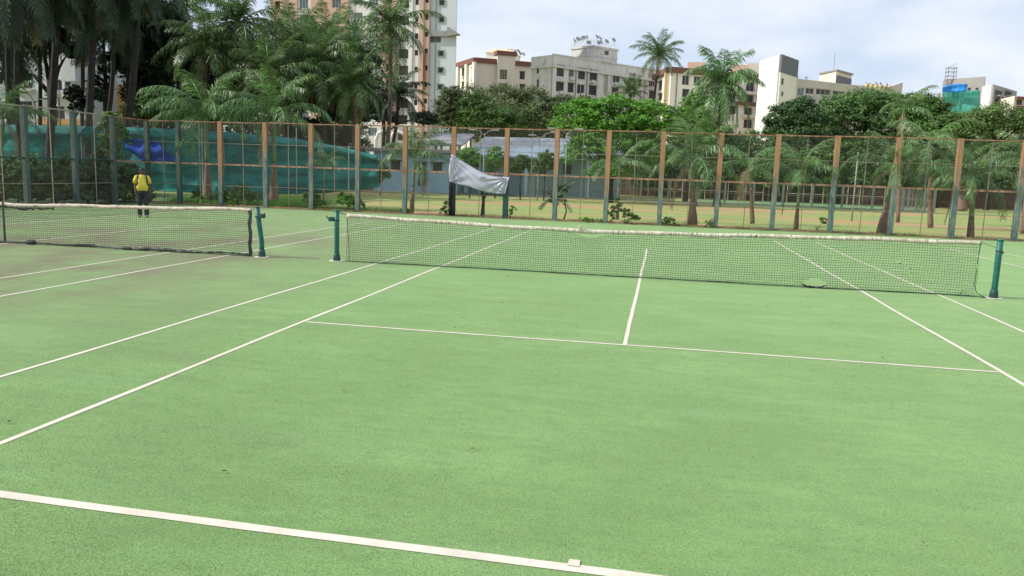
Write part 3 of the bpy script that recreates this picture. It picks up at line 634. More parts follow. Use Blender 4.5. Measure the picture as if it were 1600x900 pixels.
royal(325,315,322,190,20.2,'bottle-based palm outside the fence directly right of the man in yellow',1.15,.27,.10,3,17,.5)
royal(428,318,428,188,20.4,'bottle-based palm behind the fence whose crown stands left of the winch post',1.08,.27,.095,5,16,.45)
royal(643,335,648,252,18.9,'slim young palm behind the fence just left of the silvery cloth',.72,.13,.07,8,12,.45,(82,66,48,30,10))
royal(1082,355,1082,262,18.5,'stout palm with brown swollen foot behind the middle of the fence',.95,.24,.095,9,13,.35,(80,60,40,20,2))
royal(1243,362,1250,284,18.5,'thin-stemmed palm with pale green upright fronds behind the fence',.85,.12,.06,12,13,.5,(84,68,50,30,8))
royal(1378,368,1396,266,18.6,'leaning palm with thick brown foot behind the right half of the fence',.88,.27,.11,14,13,.45,(80,58,38,15,-2))
royal(1516,372,1521,288,18.7,'palm with dark green stem and split brown foot near the right net post',.85,.15,.09,17,13,.6,(82,64,46,28,6))
royal(-5,300,5,192,13.5,'bright green young palm beyond the side fence at the far left',.72,.16,.07,19,14,.45,(78,60,42,25,8),mt='frond_fresh')
royal(1176,345,1172,262,22.5,'short palm with grey drooping fronds between the stout palm and the thin-stemmed palm',.85,.12,.07,23,11,.3,(60,35,15,0,-10),young=0,dry=2)
royal(1455,345,1452,232,26,'taller palm with greyish drooping fronds behind the leaning palm',1.05,.15,.09,27,13,.3,(62,40,22,5,-8),young=1,dry=1)
royal(1600,350,1606,262,24,'palm at the far right end of the fence behind the last post',.95,.15,.08,29,12,.4)
royal(505,305,508,262,23,'small sapling palm with thin grey fronds before the teal netting',.5,.08,.04,31,9,.3)
royal(965,330,968,264,21,'young palm with tufted stem left of the stout palm',.62,.09,.05,33,9,.3,(70,50,35,15,0),young=0)
royal(1412,258,1412,176,30,'palm with drooping frond arching above the fence top',.8,.12,.07,35,8,.3,(75,60,40,20,0))
B=at(1503,323,58); T_=at(1500,268,58); palm('royal_palm','distant palm with pale swollen foot on the lawn far right',(B.x,B.y,0),T_,.2,.16,'big','frond_royal',12,1.1,41,.55,.3,elevs=[70,45,20,-5])
B=at(1120,320,45); T_=at(1128,138,45); palm('royal_palm','tall shaggy palm standing before the cream flats, its lowest fronds hanging to the fence top',(B.x,B.y,0),T_,.22,.17,'big','frond_royal',34,1.0,43,0,.15,elevs=[80,60,40,18,-5,-30,-55],young=0,dry=0)
B=at(1085,320,43); T_=at(1072,212,43); palm('royal_palm','fresh green palm rising behind the stout palm, its crown at the fence top',(B.x,B.y,0),T_,.2,.15,'big','frond_fresh',13,.75,45,0,.2,elevs=[80,60,35],young=2,dry=0)
GC='coconut palms behind the teal netting'
def coco(px,py,Y,bx,label,scl=1,seed=1,nf=24,mt='frond_green',tm='trunk_dark',r=.20,bend=(0,0),elevs=None,nuts=False,dry=2,young=3,group=GC):
    nf=int(nf*1.35); T_=at(px,py,Y); B=at(bx,250,Y); return palm('coconut_palm',label,(B.x,Y,0),T_,r*1.1,r*.75,'coco',mt,nf,scl,seed,tmat=tm,bend=bend,elevs=elevs,nuts=nuts,dry=dry,young=young,group=group)
coco(610,40,58,600,'tall coconut palm with brown nut cluster right before the peach and white tower',.98,2,22,bend=(.6,0),nuts=True,tm='trunk')
coco(622,150,62,585,'low leaning coconut palm below the one with brown nuts, at the foot of the tower',.74,5,20,mt='frond_dark',bend=(1.5,0),elevs=[80,60,38,14,-8,-20])
coco(323,74,44,300,'coconut palm with a yellow drooping frond over the bottle-based palms',.93,8,22,mt='frond_green',bend=(1,0))
coco(374,36,46,370,'coconut palm with pale fronds high behind the yellow-fronded palm',.9,11,22)
coco(462,74,50,470,'coconut palm with fresh upright fronds left of the tower',.9,14,22,bend=(.4,0))
coco(500,100,47,512,'heavy-crowned coconut palm with its crown at mid height of the clump',.95,17,26)
coco(552,132,47,556,'coconut palm with dark shaded crown above a bare brown stem',.85,20,24,mt='frond_green',tm='trunk')
coco(554,80,54,556,'coconut palm with yellowish tips between two others before the tower',.85,23,22)
coco(420,118,43,428,'low coconut palm with broad hanging fronds above the teal netting',.85,26,22,mt='frond_green')
coco(512,54,60,515,'far coconut palm whose crown covers the lower windows of the tower',.75,29,20)
coco(432,50,62,440,'far coconut palm whose crown tip meets the upper left edge of the tower',.75,31,20)
coco(286,8,56,282,'coconut palm whose crown touches the top of the view above the dark trees',.85,35,18)
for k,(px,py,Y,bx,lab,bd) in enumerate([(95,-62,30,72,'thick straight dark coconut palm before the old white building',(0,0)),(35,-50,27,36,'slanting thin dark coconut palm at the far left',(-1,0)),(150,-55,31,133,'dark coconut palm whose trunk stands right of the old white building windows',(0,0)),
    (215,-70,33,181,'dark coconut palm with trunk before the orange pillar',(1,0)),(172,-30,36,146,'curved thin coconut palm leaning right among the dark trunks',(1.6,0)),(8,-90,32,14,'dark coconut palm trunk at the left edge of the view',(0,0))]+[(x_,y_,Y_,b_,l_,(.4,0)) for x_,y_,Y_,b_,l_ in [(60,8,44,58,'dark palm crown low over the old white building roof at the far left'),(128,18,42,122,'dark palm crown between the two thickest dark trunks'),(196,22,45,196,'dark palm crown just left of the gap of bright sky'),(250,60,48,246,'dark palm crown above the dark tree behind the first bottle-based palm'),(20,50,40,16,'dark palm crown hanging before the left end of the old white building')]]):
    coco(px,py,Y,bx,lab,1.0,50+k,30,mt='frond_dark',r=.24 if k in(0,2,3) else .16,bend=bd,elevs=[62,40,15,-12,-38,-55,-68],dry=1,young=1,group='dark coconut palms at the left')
coco(1030,86,94,1021,'single coconut palm standing clear above the grey and cream blocks',.83,70,22,tm='trunk_dark',r=.2,bend=(-.8,0),group='palms by the far blocks',elevs=[82,62,42,22,2,-18],dry=1)
coco(985,148,92,985,'small upright palm crown before the grey concrete block',.62,72,14,r=.2,group='palms by the far blocks',elevs=[85,75,62,48,30],dry=0,young=0)
# ------------------------------------------------------------------ leafy trees
def leaf_cloud(name,lobes,n,size,mt,seed,cl=.20,flat=.6,asp=.5):
    """lobes: (x,y,z,rx,ry,rz). Leaves sit in small clusters through the outer shell of each lobe."""
    g=np.random.default_rng(seed); wts=np.array([l[3]*l[5]+l[3]*l[4]+l[4]*l[5] for l in lobes]); wts=wts/wts.sum(); allc=[]; allr=[]
    per=26; nc=max(4,int(n/per)); which=g.choice(len(lobes),nc,p=wts); Lb=np.array(lobes)[which]
    d=g.normal(size=(nc,3)); d/=np.linalg.norm(d,axis=1)[:,None]; d[:,2]=np.where(d[:,2]<-.55,-d[:,2],d[:,2])
    rad=1-np.abs(g.normal(0,.20,nc)); rad=np.where(g.random(nc)<.12,g.random(nc)*.8,rad); rad*=1+.16*np.sin(d[:,0]*7+seed)*np.cos(d[:,2]*6+seed)
    cc=Lb[:,:3]+d*rad[:,None]*Lb[:,3:6]
    cs=cl*Lb[:,3:6].mean(1)*g.uniform(.6,1.3,nc)
    P=np.repeat(cc,per,0)+g.normal(size=(nc*per,3))*np.repeat(cs,per)[:,None]*np.array([.62,.62,.62*flat]); N_=nc*per
    nr=np.repeat(d,per,0)*.7+np.array([0,0,.65])+g.normal(size=(N_,3))*.55; nr/=np.linalg.norm(nr,axis=1)[:,None]
    a=np.cross(nr,g.normal(size=(N_,3))); a/=np.linalg.norm(a,axis=1)[:,None]; b=np.cross(nr,a); s=size*g.uniform(.6,1.25,N_)[:,None]
    V=np.empty((N_,4,3)); V[:,0]=P-a*s*.5; V[:,1]=P-b*s*asp*.5+nr*s*.05; V[:,2]=P+a*s*.5; V[:,3]=P+b*s*asp*.5+nr*s*.05
    V=V.reshape(-1,3).astype(np.float32); V[:,2]=np.maximum(V[:,2],.01)
    me=bpy.data.meshes.new(name); me.vertices.add(N_*4); me.vertices.foreach_set('co',V.ravel()); me.loops.add(N_*4); me.loops.foreach_set('vertex_index',np.arange(N_*4,dtype=np.int32)); me.polygons.add(N_)
    me.polygons.foreach_set('loop_start',np.arange(0,N_*4,4,dtype=np.int32)); me.update(calc_edges=True); me.materials.append(mt); return me
def tree(label,bpx,Y,lobes,mt,n=9000,size=.34,seed=1,name='leafy_tree',tr=.22,cat='tree',group=None,depth=.85,tm='trunk_dark',flat=.6,cl=.20,extra=None,asp=.5):
    """lobes in photo pixels: (px,py,rx,ry); turned into metres at the depth Y of the tree"""
    B=at(bpx,250,Y); base=Vector((B.x,Y,0)); s=scale_at(Y); t=empty(name,base,0,label,cat,group); LB=[]; r=random.Random(seed)
    for (px,py,rx,ry) in lobes:
        p=at(px,py,Y); LB.append((p.x-base.x,r.uniform(-.25,.25)*rx/s,p.z,rx/s,rx/s*depth,ry/s))
    n=int(n*1.45); size*=.80
    link('crown',leaf_cloud('crown',LB,n,size,M[mt],seed,flat=flat,cl=cl,asp=asp),t)
    if extra: link('blossom',leaf_cloud('blossom',LB,extra[1],size*.6,M[extra[0]],seed+9,flat=flat,cl=cl*.6),t)
    if tr:
        zc=min(l[2]-l[5]*.5 for l in LB); zc=max(zc,.8 if tr>.1 else .12); b=MB(); b.tube([(0,0,-.02),(.1*r.uniform(-1,1),0,zc*.5),(0,0,zc)],[tr*1.25,tr,tr*.8],9)
        for l in LB: c=Vector(l[:3]); b.tube([(0,0,zc*.85),(c.x*.45,c.y*.45,zc+(c.z-zc)*.45),(c.x*.9,c.y*.9,c.z)],[tr*.6,tr*.35,tr*.12],6)
        b.build('trunk',M[tm],t,smooth=True)
    return t
# middle
tree('broad olive green tree with reddish tips before the cream flats',790,80,[(735,170,42,32),(780,163,48,32),(830,168,44,30),(800,188,80,26),(715,185,34,26),(860,178,30,24),(770,208,80,16),(850,205,50,16)],'leaf_olive',25000,.40,1,extra=('frond_dry',900),tr=.4)
tree('lower lighter green tree in front of the broad olive tree, right of the tower',755,72,[(760,186,44,24),(740,172,26,26),(790,192,30,18)],'leaf_mid',9000,.34,2)
tree('dark small tree at the foot of the tower right corner',705,74,[(705,160,24,26),(700,186,30,20)],'leaf_olive',6000,.32,3)
tree('brown and green tree behind the bright green tree',880,84,[(880,172,34,20),(912,168,26,16),(850,190,26,16)],'leaf_olive',7000,.36,4,extra=('frond_dry',900))
tree('bright green spreading tree behind the middle of the fence',955,44,[(905,188,44,32),(960,182,52,32),(1015,190,46,30),(950,225,66,36),(1010,240,40,32),(915,240,34,28),(960,266,40,22)],'leaf_bright',24000,.30,5,tr=.28,flat=.45,cl=.16)
tree('bright green bushy tree right of the spreading tree',1075,52,[(1085,180,28,34),(1060,205,30,32),(1100,210,28,30)],'leaf_bright',8000,.30,6,flat=.45)
tree('dark rounded tree before the white slab block',1228,70,[(1225,188,28,24),(1252,180,30,24),(1215,205,24,18)],'leaf_dark',9000,.34,7)
tree('wide umbrella shaped dark green tree before the long cream block',1350,76,[(1345,176,64,32),(1300,190,46,30),(1395,186,48,30),(1355,162,52,17),(1280,205,36,20),(1400,205,46,20)],'leaf_umbrella',22000,.36,8,tr=.5,flat=.4,cl=.15)
tree('mid green tree right of the umbrella shaped tree',1445,66,[(1432,178,32,30),(1462,182,22,22),(1465,203,46,24),(1505,200,26,18)],'leaf_mid',13000,.33,9)
tree('light green feathery tree below the building with green netting',1550,64,[(1555,190,38,24),(1520,200,36,22),(1590,200,30,20),(1620,195,30,24)],'leaf_pale',11000,.32,10)
# dark belt behind the lawn
GB='trees beyond the lawn behind the low fence'
def belt(lab,px,Y,w,y0,y1,mt,sd,n=9000): tree(lab,px,Y,[(px-w*.45,(y0+y1)/2+4,w*.5,(y1-y0)/2),(px+w*.4,(y0+y1)/2,w*.5,(y1-y0)/2),(px,y0+18,w*.4,18),(px-w*.3,y1-14,w*.5,18),(px+w*.4,y1-14,w*.5,18)],mt,int(n*1.35),.36,sd,tr=.2,group=GB)
belt('dark bushy tree right behind the stout palm',1100,66,64,200,292,'leaf_dark',21)
belt('mid green tree behind the thin-stemmed palm',1190,69,70,205,294,'leaf_umbrella',22)
belt('dark green tree left of the leaning palm',1275,72,68,205,296,'leaf_dark',23)
belt('green tree behind the crown of the leaning palm',1355,74,70,208,300,'leaf_umbrella',24)
belt('light tree behind the greyish drooping palm',1430,76,70,212,302,'leaf_mid',25)
belt('deep green tree left of the palm near the right net post',1500,78,66,212,310,'leaf_dark',26)
belt('mid green tree behind the last fence bays at the right',1570,80,66,212,314,'leaf_umbrella',27)
belt('dark green tree at the right edge beyond the lawn',1640,80,70,206,316,'leaf_dark',28)
belt('dark tree behind the bright spreading tree',985,74,60,195,288,'leaf_dark',29,7000)
for k,(px,mt_,lb_) in enumerate([(1050,'leaf_umbrella','green bushy tree just left of the stout palm, beyond the lawn'),(1145,'leaf_mid','light green bushy tree between stout palm and thin-stemmed palm, beyond the lawn'),(1232,'leaf_umbrella','green bushy tree directly behind the crown of the thin-stemmed palm'),(1318,'leaf_mid','light green bushy tree left of the leaning palm crown, beyond the lawn'),(1398,'leaf_umbrella','green bushy tree right behind the leaning palm crown, beyond the lawn'),(1470,'leaf_mid','light green bushy tree left of the right net post palm, beyond the lawn'),(1540,'leaf_umbrella','green bushy tree right of the split-footed palm, beyond the lawn'),(1605,'leaf_mid','light green bushy tree at the last fence post, beyond the lawn')]): belt(lb_,px,65.6 if k<6 else 76,58,222+k%3*6,292+k*2,mt_,130+k,5200)
GB='trees along the far side of the teal netting'
for k,(px,y0,y1,w_,l_) in enumerate([(300,165,245,60,'first'),(360,170,250,56,'second'),(420,178,255,56,'third'),(480,182,262,56,'fourth'),(535,190,268,50,'fifth'),(230,160,240,60,'leftmost')]): belt('dark low tree beyond the teal netting, %s right of the man'%l_ if k<5 else 'dark low tree beyond the teal netting behind the man in yellow',px,56+k%3*3,w_,y0,y1,'leaf_dark' if k%2 else 'leaf_umbrella',90+k,6500)
# saplings before the blue bungalow
for k,(px,py,rx,ry,Y,lb) in enumerate([(735,245,18,16,42,'light green sapling before the blue bungalow, nearest the silvery cloth'),(775,248,16,18,43,'light green sapling over the top of the silvery cloth'),(815,256,16,14,43,'low sapling before the bungalow, between two rusty posts'),(852,252,16,16,42,'sapling left of the bright green spreading tree'),(595,268,14,16,40,'small bush before the left end of the blue bungalow')]):
    tree(lb,px,Y,[(px,py,rx,ry),(px-rx*.5,py+ry*.7,rx*.7,ry*.6),(px+rx*.6,py+ry*.5,rx*.6,ry*.5)],'leaf_bright' if k<2 else 'leaf_mid',2200,.22,60+k,tr=.05,group='saplings before the blue bungalow')
# dark trees at the left
GD='dark leafy trees behind the coconut palms'
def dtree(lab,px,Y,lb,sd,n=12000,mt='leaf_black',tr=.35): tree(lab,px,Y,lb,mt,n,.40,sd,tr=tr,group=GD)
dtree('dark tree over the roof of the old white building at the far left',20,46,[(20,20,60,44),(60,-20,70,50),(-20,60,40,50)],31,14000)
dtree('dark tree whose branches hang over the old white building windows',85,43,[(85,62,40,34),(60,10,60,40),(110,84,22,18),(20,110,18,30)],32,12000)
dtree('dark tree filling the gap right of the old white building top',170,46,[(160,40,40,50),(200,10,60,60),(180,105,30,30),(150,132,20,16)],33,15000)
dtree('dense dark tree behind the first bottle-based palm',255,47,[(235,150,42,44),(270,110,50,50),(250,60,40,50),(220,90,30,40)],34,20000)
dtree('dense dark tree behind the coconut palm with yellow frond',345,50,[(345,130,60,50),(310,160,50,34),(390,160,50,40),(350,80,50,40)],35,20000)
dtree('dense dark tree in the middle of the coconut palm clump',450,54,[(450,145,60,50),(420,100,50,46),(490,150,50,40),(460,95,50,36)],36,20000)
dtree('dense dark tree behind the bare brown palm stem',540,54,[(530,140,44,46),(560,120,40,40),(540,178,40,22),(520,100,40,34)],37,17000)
dtree('shady tree at the base of the clump before the tower',600,66,[(590,165,22,26),(660,188,24,14),(600,185,24,12)],38,5000,tr=.2)
dtree('small shady tree right of the old white building before its orange pillar',118,37,[(118,150,16,16),(150,150,16,12),(128,165,18,12)],39,3500,tr=.12)
dtree('dark tree low behind the teal netting left of centre',225,40,[(225,175,34,20),(280,178,34,16),(255,160,30,20)],40,8000,mt='leaf_umbrella',tr=.2)
dtree('dark spreading tree outside the side fence, left of the view',-150,14,[(-170,60,120,100),(-120,110,80,60)],95,9000)
dtree('second dark spreading tree outside the side fence, left of the view',-110,22,[(-140,70,100,90),(-90,120,70,50)],96,9000)
dtree('dark tree far outside the side fence, left of the view',-90,36,[(-90,60,70,80),(-130,20,60,60)],97,8000)
# bushes outside the fences
GS='bushes growing against the fences'
def bush(lab,px,Y,lb,mt,n,size,sd,name='bush',cat='bush',group=GS,**k): tree(lab,px,Y,lb,mt,n,size,sd,name=name,cat=cat,group=group,tr=k.pop('tr',.03),**k)
bush('tall pale leafy creeper climbing over the corner of the fence left of the man',172,16.3,[(172,205,22,24),(168,240,22,26),(175,190,18,16),(150,255,18,18),(190,215,14,20),(165,272,22,20),(180,300,26,16)],'leaf_pale',6500,.17,71,name='creeper',cat='climbing plant',tr=.06,asp=.75)
bush('dark green hedge mass directly left of the man in yellow',192,18.6,[(190,282,20,26),(200,300,16,14),(178,300,18,16)],'leaf_dark',4500,.16,72)
bush('dark bush behind the side fence at the far left',25,12.5,[(20,275,40,30),(50,262,26,22),(30,296,40,16)],'leaf_umbrella',6500,.17,73)
bush('dark bush behind the side fence, second from the far left',85,14.5,[(85,272,34,26),(110,262,22,22),(90,296,36,16)],'leaf_umbrella',6500,.17,74)
bush('dark bush right of the side fence posts below the creeper',135,16,[(135,290,26,20),(130,272,20,16)],'leaf_dark',4000,.16,75)
for k,(px,Y_,l_) in enumerate([(5,12,'at the far left end'),(62,13.2,'between the two left-most posts'),(112,14.4,'at the second side post'),(150,15.6,'under the creeper'),(205,18.4,'right behind the man in yellow')]):
    bush('low dense undergrowth against the side fence, '+l_,px,Y_,[(px,296,30,16),(px+14,306,26,8),(px-16,308,26,8),(px,270,24,16)],['leaf_umbrella','leaf_dark'][k%2],5200,.15,170+k,tr=0)
bush('sunlit round bush between the two bottle-based palms',370,18.5,[(370,306,28,13),(395,309,22,10),(345,309,18,9),(375,296,14,9)],'leaf_mid',4200,.12,76)
bush('small dark leafy bush left of the first bottle-based palm',308,18.4,[(308,306,9,11)],'leaf_mid',700,.13,77)
bush('glossy shrub with reddish tips at the fence between winch post and second palm',487,18.1,[(486,313,15,12),(500,319,11,7),(480,306,9,8)],'leaf_mid',1800,.12,78)
bush('light green shrub directly behind the winch of the near left net post',545,18.1,[(543,314,17,12),(558,319,13,8),(535,308,9,8)],'leaf_bright',2000,.12,79)
bush('low weeds at the foot of the slim young palm',632,18.0,[(632,329,12,4)],'leaf_bright',420,.10,80)
bush('small green plant left of the hanging black cloth',697,17.85,[(698,322,6,9),(696,330,9,7)],'leaf_mid',520,.12,81)
bush('seedling right of the post under the right end of the silvery cloth',800,17.9,[(800,328,7,7),(797,336,4,5)],'leaf_bright',320,.11,82)
bush('pale broad leafed plant left of the stout palm foot',1044,17.75,[(1044,347,12,8)],'leaf_pale',420,.15,83)
bush('broad leafed plant beside the tufted young palm',988,17.8,[(988,342,14,10),(978,334,8,8)],'leaf_pale',620,.15,84)
bush('wispy green plant between two posts left of the tufted young palm',962,18.2,[(963,326,9,16),(955,338,10,8)],'leaf_bright',800,.11,85)
bush('pale weed at the post right of the stout palm',1112,17.7,[(1110,350,8,7)],'leaf_pale',260,.13,86)
bush('low weeds at the fence foot in the middle bays',918,17.9,[(918,343,14,4),(935,344,10,3)],'leaf_bright',420,.09,87)
bush('thin leafy seedling right of the thin-stemmed palm',1285,18.0,[(1287,347,9,7),(1282,356,4,6)],'leaf_bright',240,.11,88)
bush('scrubby plant with drooping leaves behind the post left of the tufted palm',885,19.5,[(880,296,12,8),(870,312,12,9)],'leaf_dark',700,.16,89)
for k,(px,l_) in enumerate([(905,'left'),(1010,'middle'),(1130,'right of the stout palm'),(1235,'behind the thin-stemmed palm'),(1330,'left of the leaning palm'),(1450,'right of the leaning palm')]): bush('low dark shrub before the reddish wall, '+l_,px,66.5,[(px,288,34,10),(px+20,291,22,8)],'leaf_dark',1500,.3,110+k,group='shrubs along the reddish wall')
# ground cover of long grass along the left part of the fence
g=np.random.default_rng(3); V=[];F=[]
for k in range(15000):
    u=g.random(); x=-23.2+u*12.5; y=17.95+abs(g.normal(0,.9))+ (g.random()*6 if x<-16.8 else 0); h=g.uniform(.12,.5)*(1.0 if x<-16 else .5); a=g.uniform(0,6.28); l=g.normal(0,.12,2)
    if x>-16 and y>18.5: continue
    i=len(V); V+=[(x-.012*math.cos(a),y-.012*math.sin(a),-.02),(x+.012*math.cos(a),y+.012*math.sin(a),-.02),(x+l[0],y+l[1],h)]; F.append((i,i+1,i+2))
me=bpy.data.meshes.new('long_grass'); me.from_pydata(V,[],F); me.materials.append(M['leaf_bright']); o=link('long_grass',me); tag(o,'long unmown grass outside the left part of the fence','grass',kind='stuff')
g=np.random.default_rng(8); V=[];F=[]
for k in range(170):
    x=g.uniform(-9,7); y=g.uniform(-12.5,15); a=g.uniform(0,6.28); l=g.uniform(.010,.026); c,s_=math.cos(a),math.sin(a); w_=l*g.uniform(.2,.45); i=len(V)
    V+=[(x-c*l,y-s_*l,.016),(x+s_*w_,y-c*w_,.022),(x+c*l,y+s_*l,.018),(x-s_*w_,y+c*w_,.026)]; F.append((i,i+1,i+2,i+3))
me=bpy.data.meshes.new('leaf_litter'); me.from_pydata(V,[],F); M['litter']=mat('dead_leaf',(.20,.15,.08),.9,island=.9); me.materials.append(M['litter']); tag(link('leaf_litter',me),'dead leaves and twigs scattered over the courts','leaf litter',kind='stuff')
V=[];F=[]
for k in range(9000):
    x=g.uniform(-16,18); 
    if math.sin(x*2.1)+math.sin(x*.77+1)+g.normal(0,.5)<.35: continue
    y=g.normal(17.85,.14); h=g.uniform(.04,.20); a=g.uniform(0,6.28); i=len(V); V+=[(x-.01*math.cos(a),y-.01*math.sin(a),-.01),(x+.01*math.cos(a),y+.01*math.sin(a),-.01),(x+g.normal(0,.05),y+g.normal(0,.05),h)]; F.append((i,i+1,i+2))
me=bpy.data.meshes.new('fence_weeds'); me.from_pydata(V,[],F); me.materials.append(M['leaf_mid']); tag(link('fence_weeds',me),'short weeds growing in patches along the foot of the rusty fence','grass',kind='stuff')
# ------------------------------------------------------------------ forked little tree behind the silvery cloth
t=empty('small_tree',(at(754,335,18.6).x,18.6,0),0,'small forked tree with drooping top just below the silvery cloth','tree')
b=MB(); b.tube([(0,0,-.02),(.02,0,.7),(0,0,.95)],[.10,.07,.07],8); b.tube([(0,0,.85),(-.05,0,1.15),(-.04,0,1.5)],[.06,.05,.04],7); b.tube([(.02,0,.75),(.16,0,1.0),(.28,0,1.1)],[.045,.035,.02],7); b.build('trunk',M['trunk_dark'],t,smooth=True)
for k in range(9): link('frond',frond_mesh('cycad',[60,30,0][k%3],k%2,M['frond_dark']),t,(-.04,0,1.45),(0,0,k*.7),1.2)
t=empty('cycad',(at(868,320,18.9).x,18.9,0),0,'cycad-like clump of stiff arching fronds behind the fence right of the silvery cloth','palm')
b=MB(); b.tube([(0,0,-.02),(0,0,.95)],[.08,.07],8); b.build('trunk',M['trunk_dark'],t)
for k in range(14): link('frond',frond_mesh('cycad',[60,30,5,-10][k%4],k%2,M['frond_green']),t,(0,0,.95),(0,0,k*.8),1.15)
# ------------------------------------------------------------------ teal shade netting
TY=31.0
Tt=[(-60,193),(20,195),(110,197),(200,199),(270,202),(340,205),(400,210),(455,216),(505,224),(545,232),(592,244)]
Tb=[(-60,304),(20,304),(110,305),(200,305),(270,304),(340,304),(400,304),(455,303),(505,302),(545,298),(592,292)]
def curtain(name,T,B,Y,m,nu=110,nv=22,am=.22,parent=None,label=None,cat=None,top_roll=True,fr=1.4):
    vs=[]
    for i in range(nu+1):
        u=i/nu; a=bez(T,u); c=bez(B,u)
        for j in range(nv+1):
            v=j/nv; P=at(a[0]*(1-v)+c[0]*v,a[1]*(1-v)+c[1]*v,Y)
            y=am*math.sin(P.x*fr)*(.3+.7*v)+.05*math.sin(P.x*5.3+v*2)+.10*math.sin(v*9+P.x*.4)
            if top_roll and v<.16: y-=.28*math.sin(v/.16*math.pi/2+.2)
            vs.append((P.x,P.y+y,max(.0,P.z)))
    b=MB(); b.add(vs,[(i*(nv+1)+j,(i+1)*(nv+1)+j,(i+1)*(nv+1)+j+1,i*(nv+1)+j+1) for i in range(nu) for j in range(nv)])
    o=b.build(name,m,parent,smooth=True); o.modifiers.new('s','SOLIDIFY').thickness=.015; return tag(o,label,cat)
curtain('shade_netting',Tt,Tb,TY,M['teal_net'],am=.05,label='long teal shade netting hung as a wall across the yard behind the fence',cat='netting')
curtain('tarpaulin',[(189,217),(205,217),(222,218),(242,219)],[(206,240),(222,252),(250,252),(275,251)],TY-.75,M['tarp_blue'],30,14,.02,label='blue tarpaulin hung on the teal netting behind the man in yellow',cat='tarpaulin',top_roll=False)
for k,(px,py) in enumerate([(44,188),(125,182),(215,196),(315,196),(392,206),(463,200),(462,215),(545,228)]):
    P=at(px,py,TY-.35 if k%2 else TY+.4); b=MB(); b.tube([(0,0,-.02),(0,0,P.z)],.035,8); b.tube([(0,0,P.z-.02),(0,0,P.z+.02)],.045,8); o=b.build('pole',M['grey_steel'],loc=(P.x,P.y,0)); tag(o,'thin steel pole at the teal netting, %s of eight from the left'%ORD[k],'pole','poles holding up the teal netting')
P0=at(-60,186,TY+6); P1=at(200,180,TY+6)
# ------------------------------------------------------------------ street lamps and floodlight poles
def lamp(px,py,Y,arms,label,m,rad=.05,group='lamp posts',headm='black_steel'):
    P=at(px,py,Y); t=empty('street_lamp',(P.x,Y,0),0,label,'lamp post',group); b=MB(); b.tube([(0,0,-.02),(0,0,P.z*.5),(0,0,P.z)],[rad*1.3,rad,rad*.8],10); b.build('pole',M[m],t,smooth=True)
    for (dx,dz) in arms:
        b=MB(); b.tube([(0,0,P.z-.1),(dx*.5,-.1,P.z+dz*.65),(dx,-.2,P.z+dz)],rad*.5,6); b.build('arm',M[m],t)
        b=MB(); s=1 if dx>0 else -1; b.box((dx+s*.22,-.22,P.z+dz),(.55,.24,.09)); b.build('lamp_head',M[headm],t,bevel=.03)
lamp(54,158,33,[(-.45,.55),(1.0,.15)],'black street lamp with two arms before the old white building','black_steel')
lamp(92,152,34,[(-.4,.12)],'black street lamp with one arm right of the two-armed one','black_steel')
lamp(757,209,40,[(-.6,.25),(.6,.25)],'pale pole with two thin arms before the solar roof, left of the rusty post','grey_steel',.04,headm='grey_steel')
lamp(843,216,42,[(-.3,.2),(.9,.45)],'pale pole with a long right arm before the solar roof','grey_steel',.04,headm='grey_steel')
lamp(886,208,42,[(-.9,.3),(.7,.3)],'pale pole with two arms before the bright green tree','grey_steel',.04,headm='grey_steel')
lamp(1341,238,30,[],'pale straight pole behind the leaning palm','grey_steel',.035,headm='grey_steel')
# ------------------------------------------------------------------ low fences, wall, solar shed
lf=empty('low_fence',(0,0,0),0,'low blue-green post fence around the second green court beyond the lawn','fence')
pm2=hprofile(1.8,M['teal_steel'],.16,.12)
set2=bay_meshes(1.8,BAY,[(1.76,.06,'top_rail',M['teal_steel']),(.9,.022,'thin_rail',M['thin_steel']),(.06,.10,'base_rail',M['teal_steel'])],None,cell=.10,wire=.004)
fence_run(lf,[(-17+BAY*k,49.9) for k in range(18)],set2,lambda i:pm2)
fence_run(lf,[(20.85,49.9+BAY*(k)) for k in range(1,7)],set2,lambda i:pm2)
cf=empty('cream_fence',(0,0,0),0,'cream painted tubular fence on the far side of the second green court','fence')
b=MB(); b.box((0,0,.85),(.07,.07,1.7)); cp=b.mesh('post',M['cream_steel']); b=MB(); b.box((.55,0,0),(1.1,.05,.06)); crl=b.mesh('rail',M['cream_steel'])
x=-3.3
while x<21.5:
    link('post',cp,cf,(x,64.2,0)); 
    if not(8.9<x<11): 
        link('rail',crl,cf,(x,64.2,1.68)); link('rail',crl,cf,(x,64.2,.85))
    x+=1.1
bw=MB(); bw.box((10,68.6,1.0),(52,.25,2.0)); tag(bw.build('boundary_wall',M['brick_red_wall']),'reddish brown boundary wall beyond the second green court','wall')
bw=MB(); bw.box((46,84,.35),(40,.3,.7)); tag(bw.build('low_wall',M['old_white_wall']),'low pale wall beyond the lawn at the right','wall')
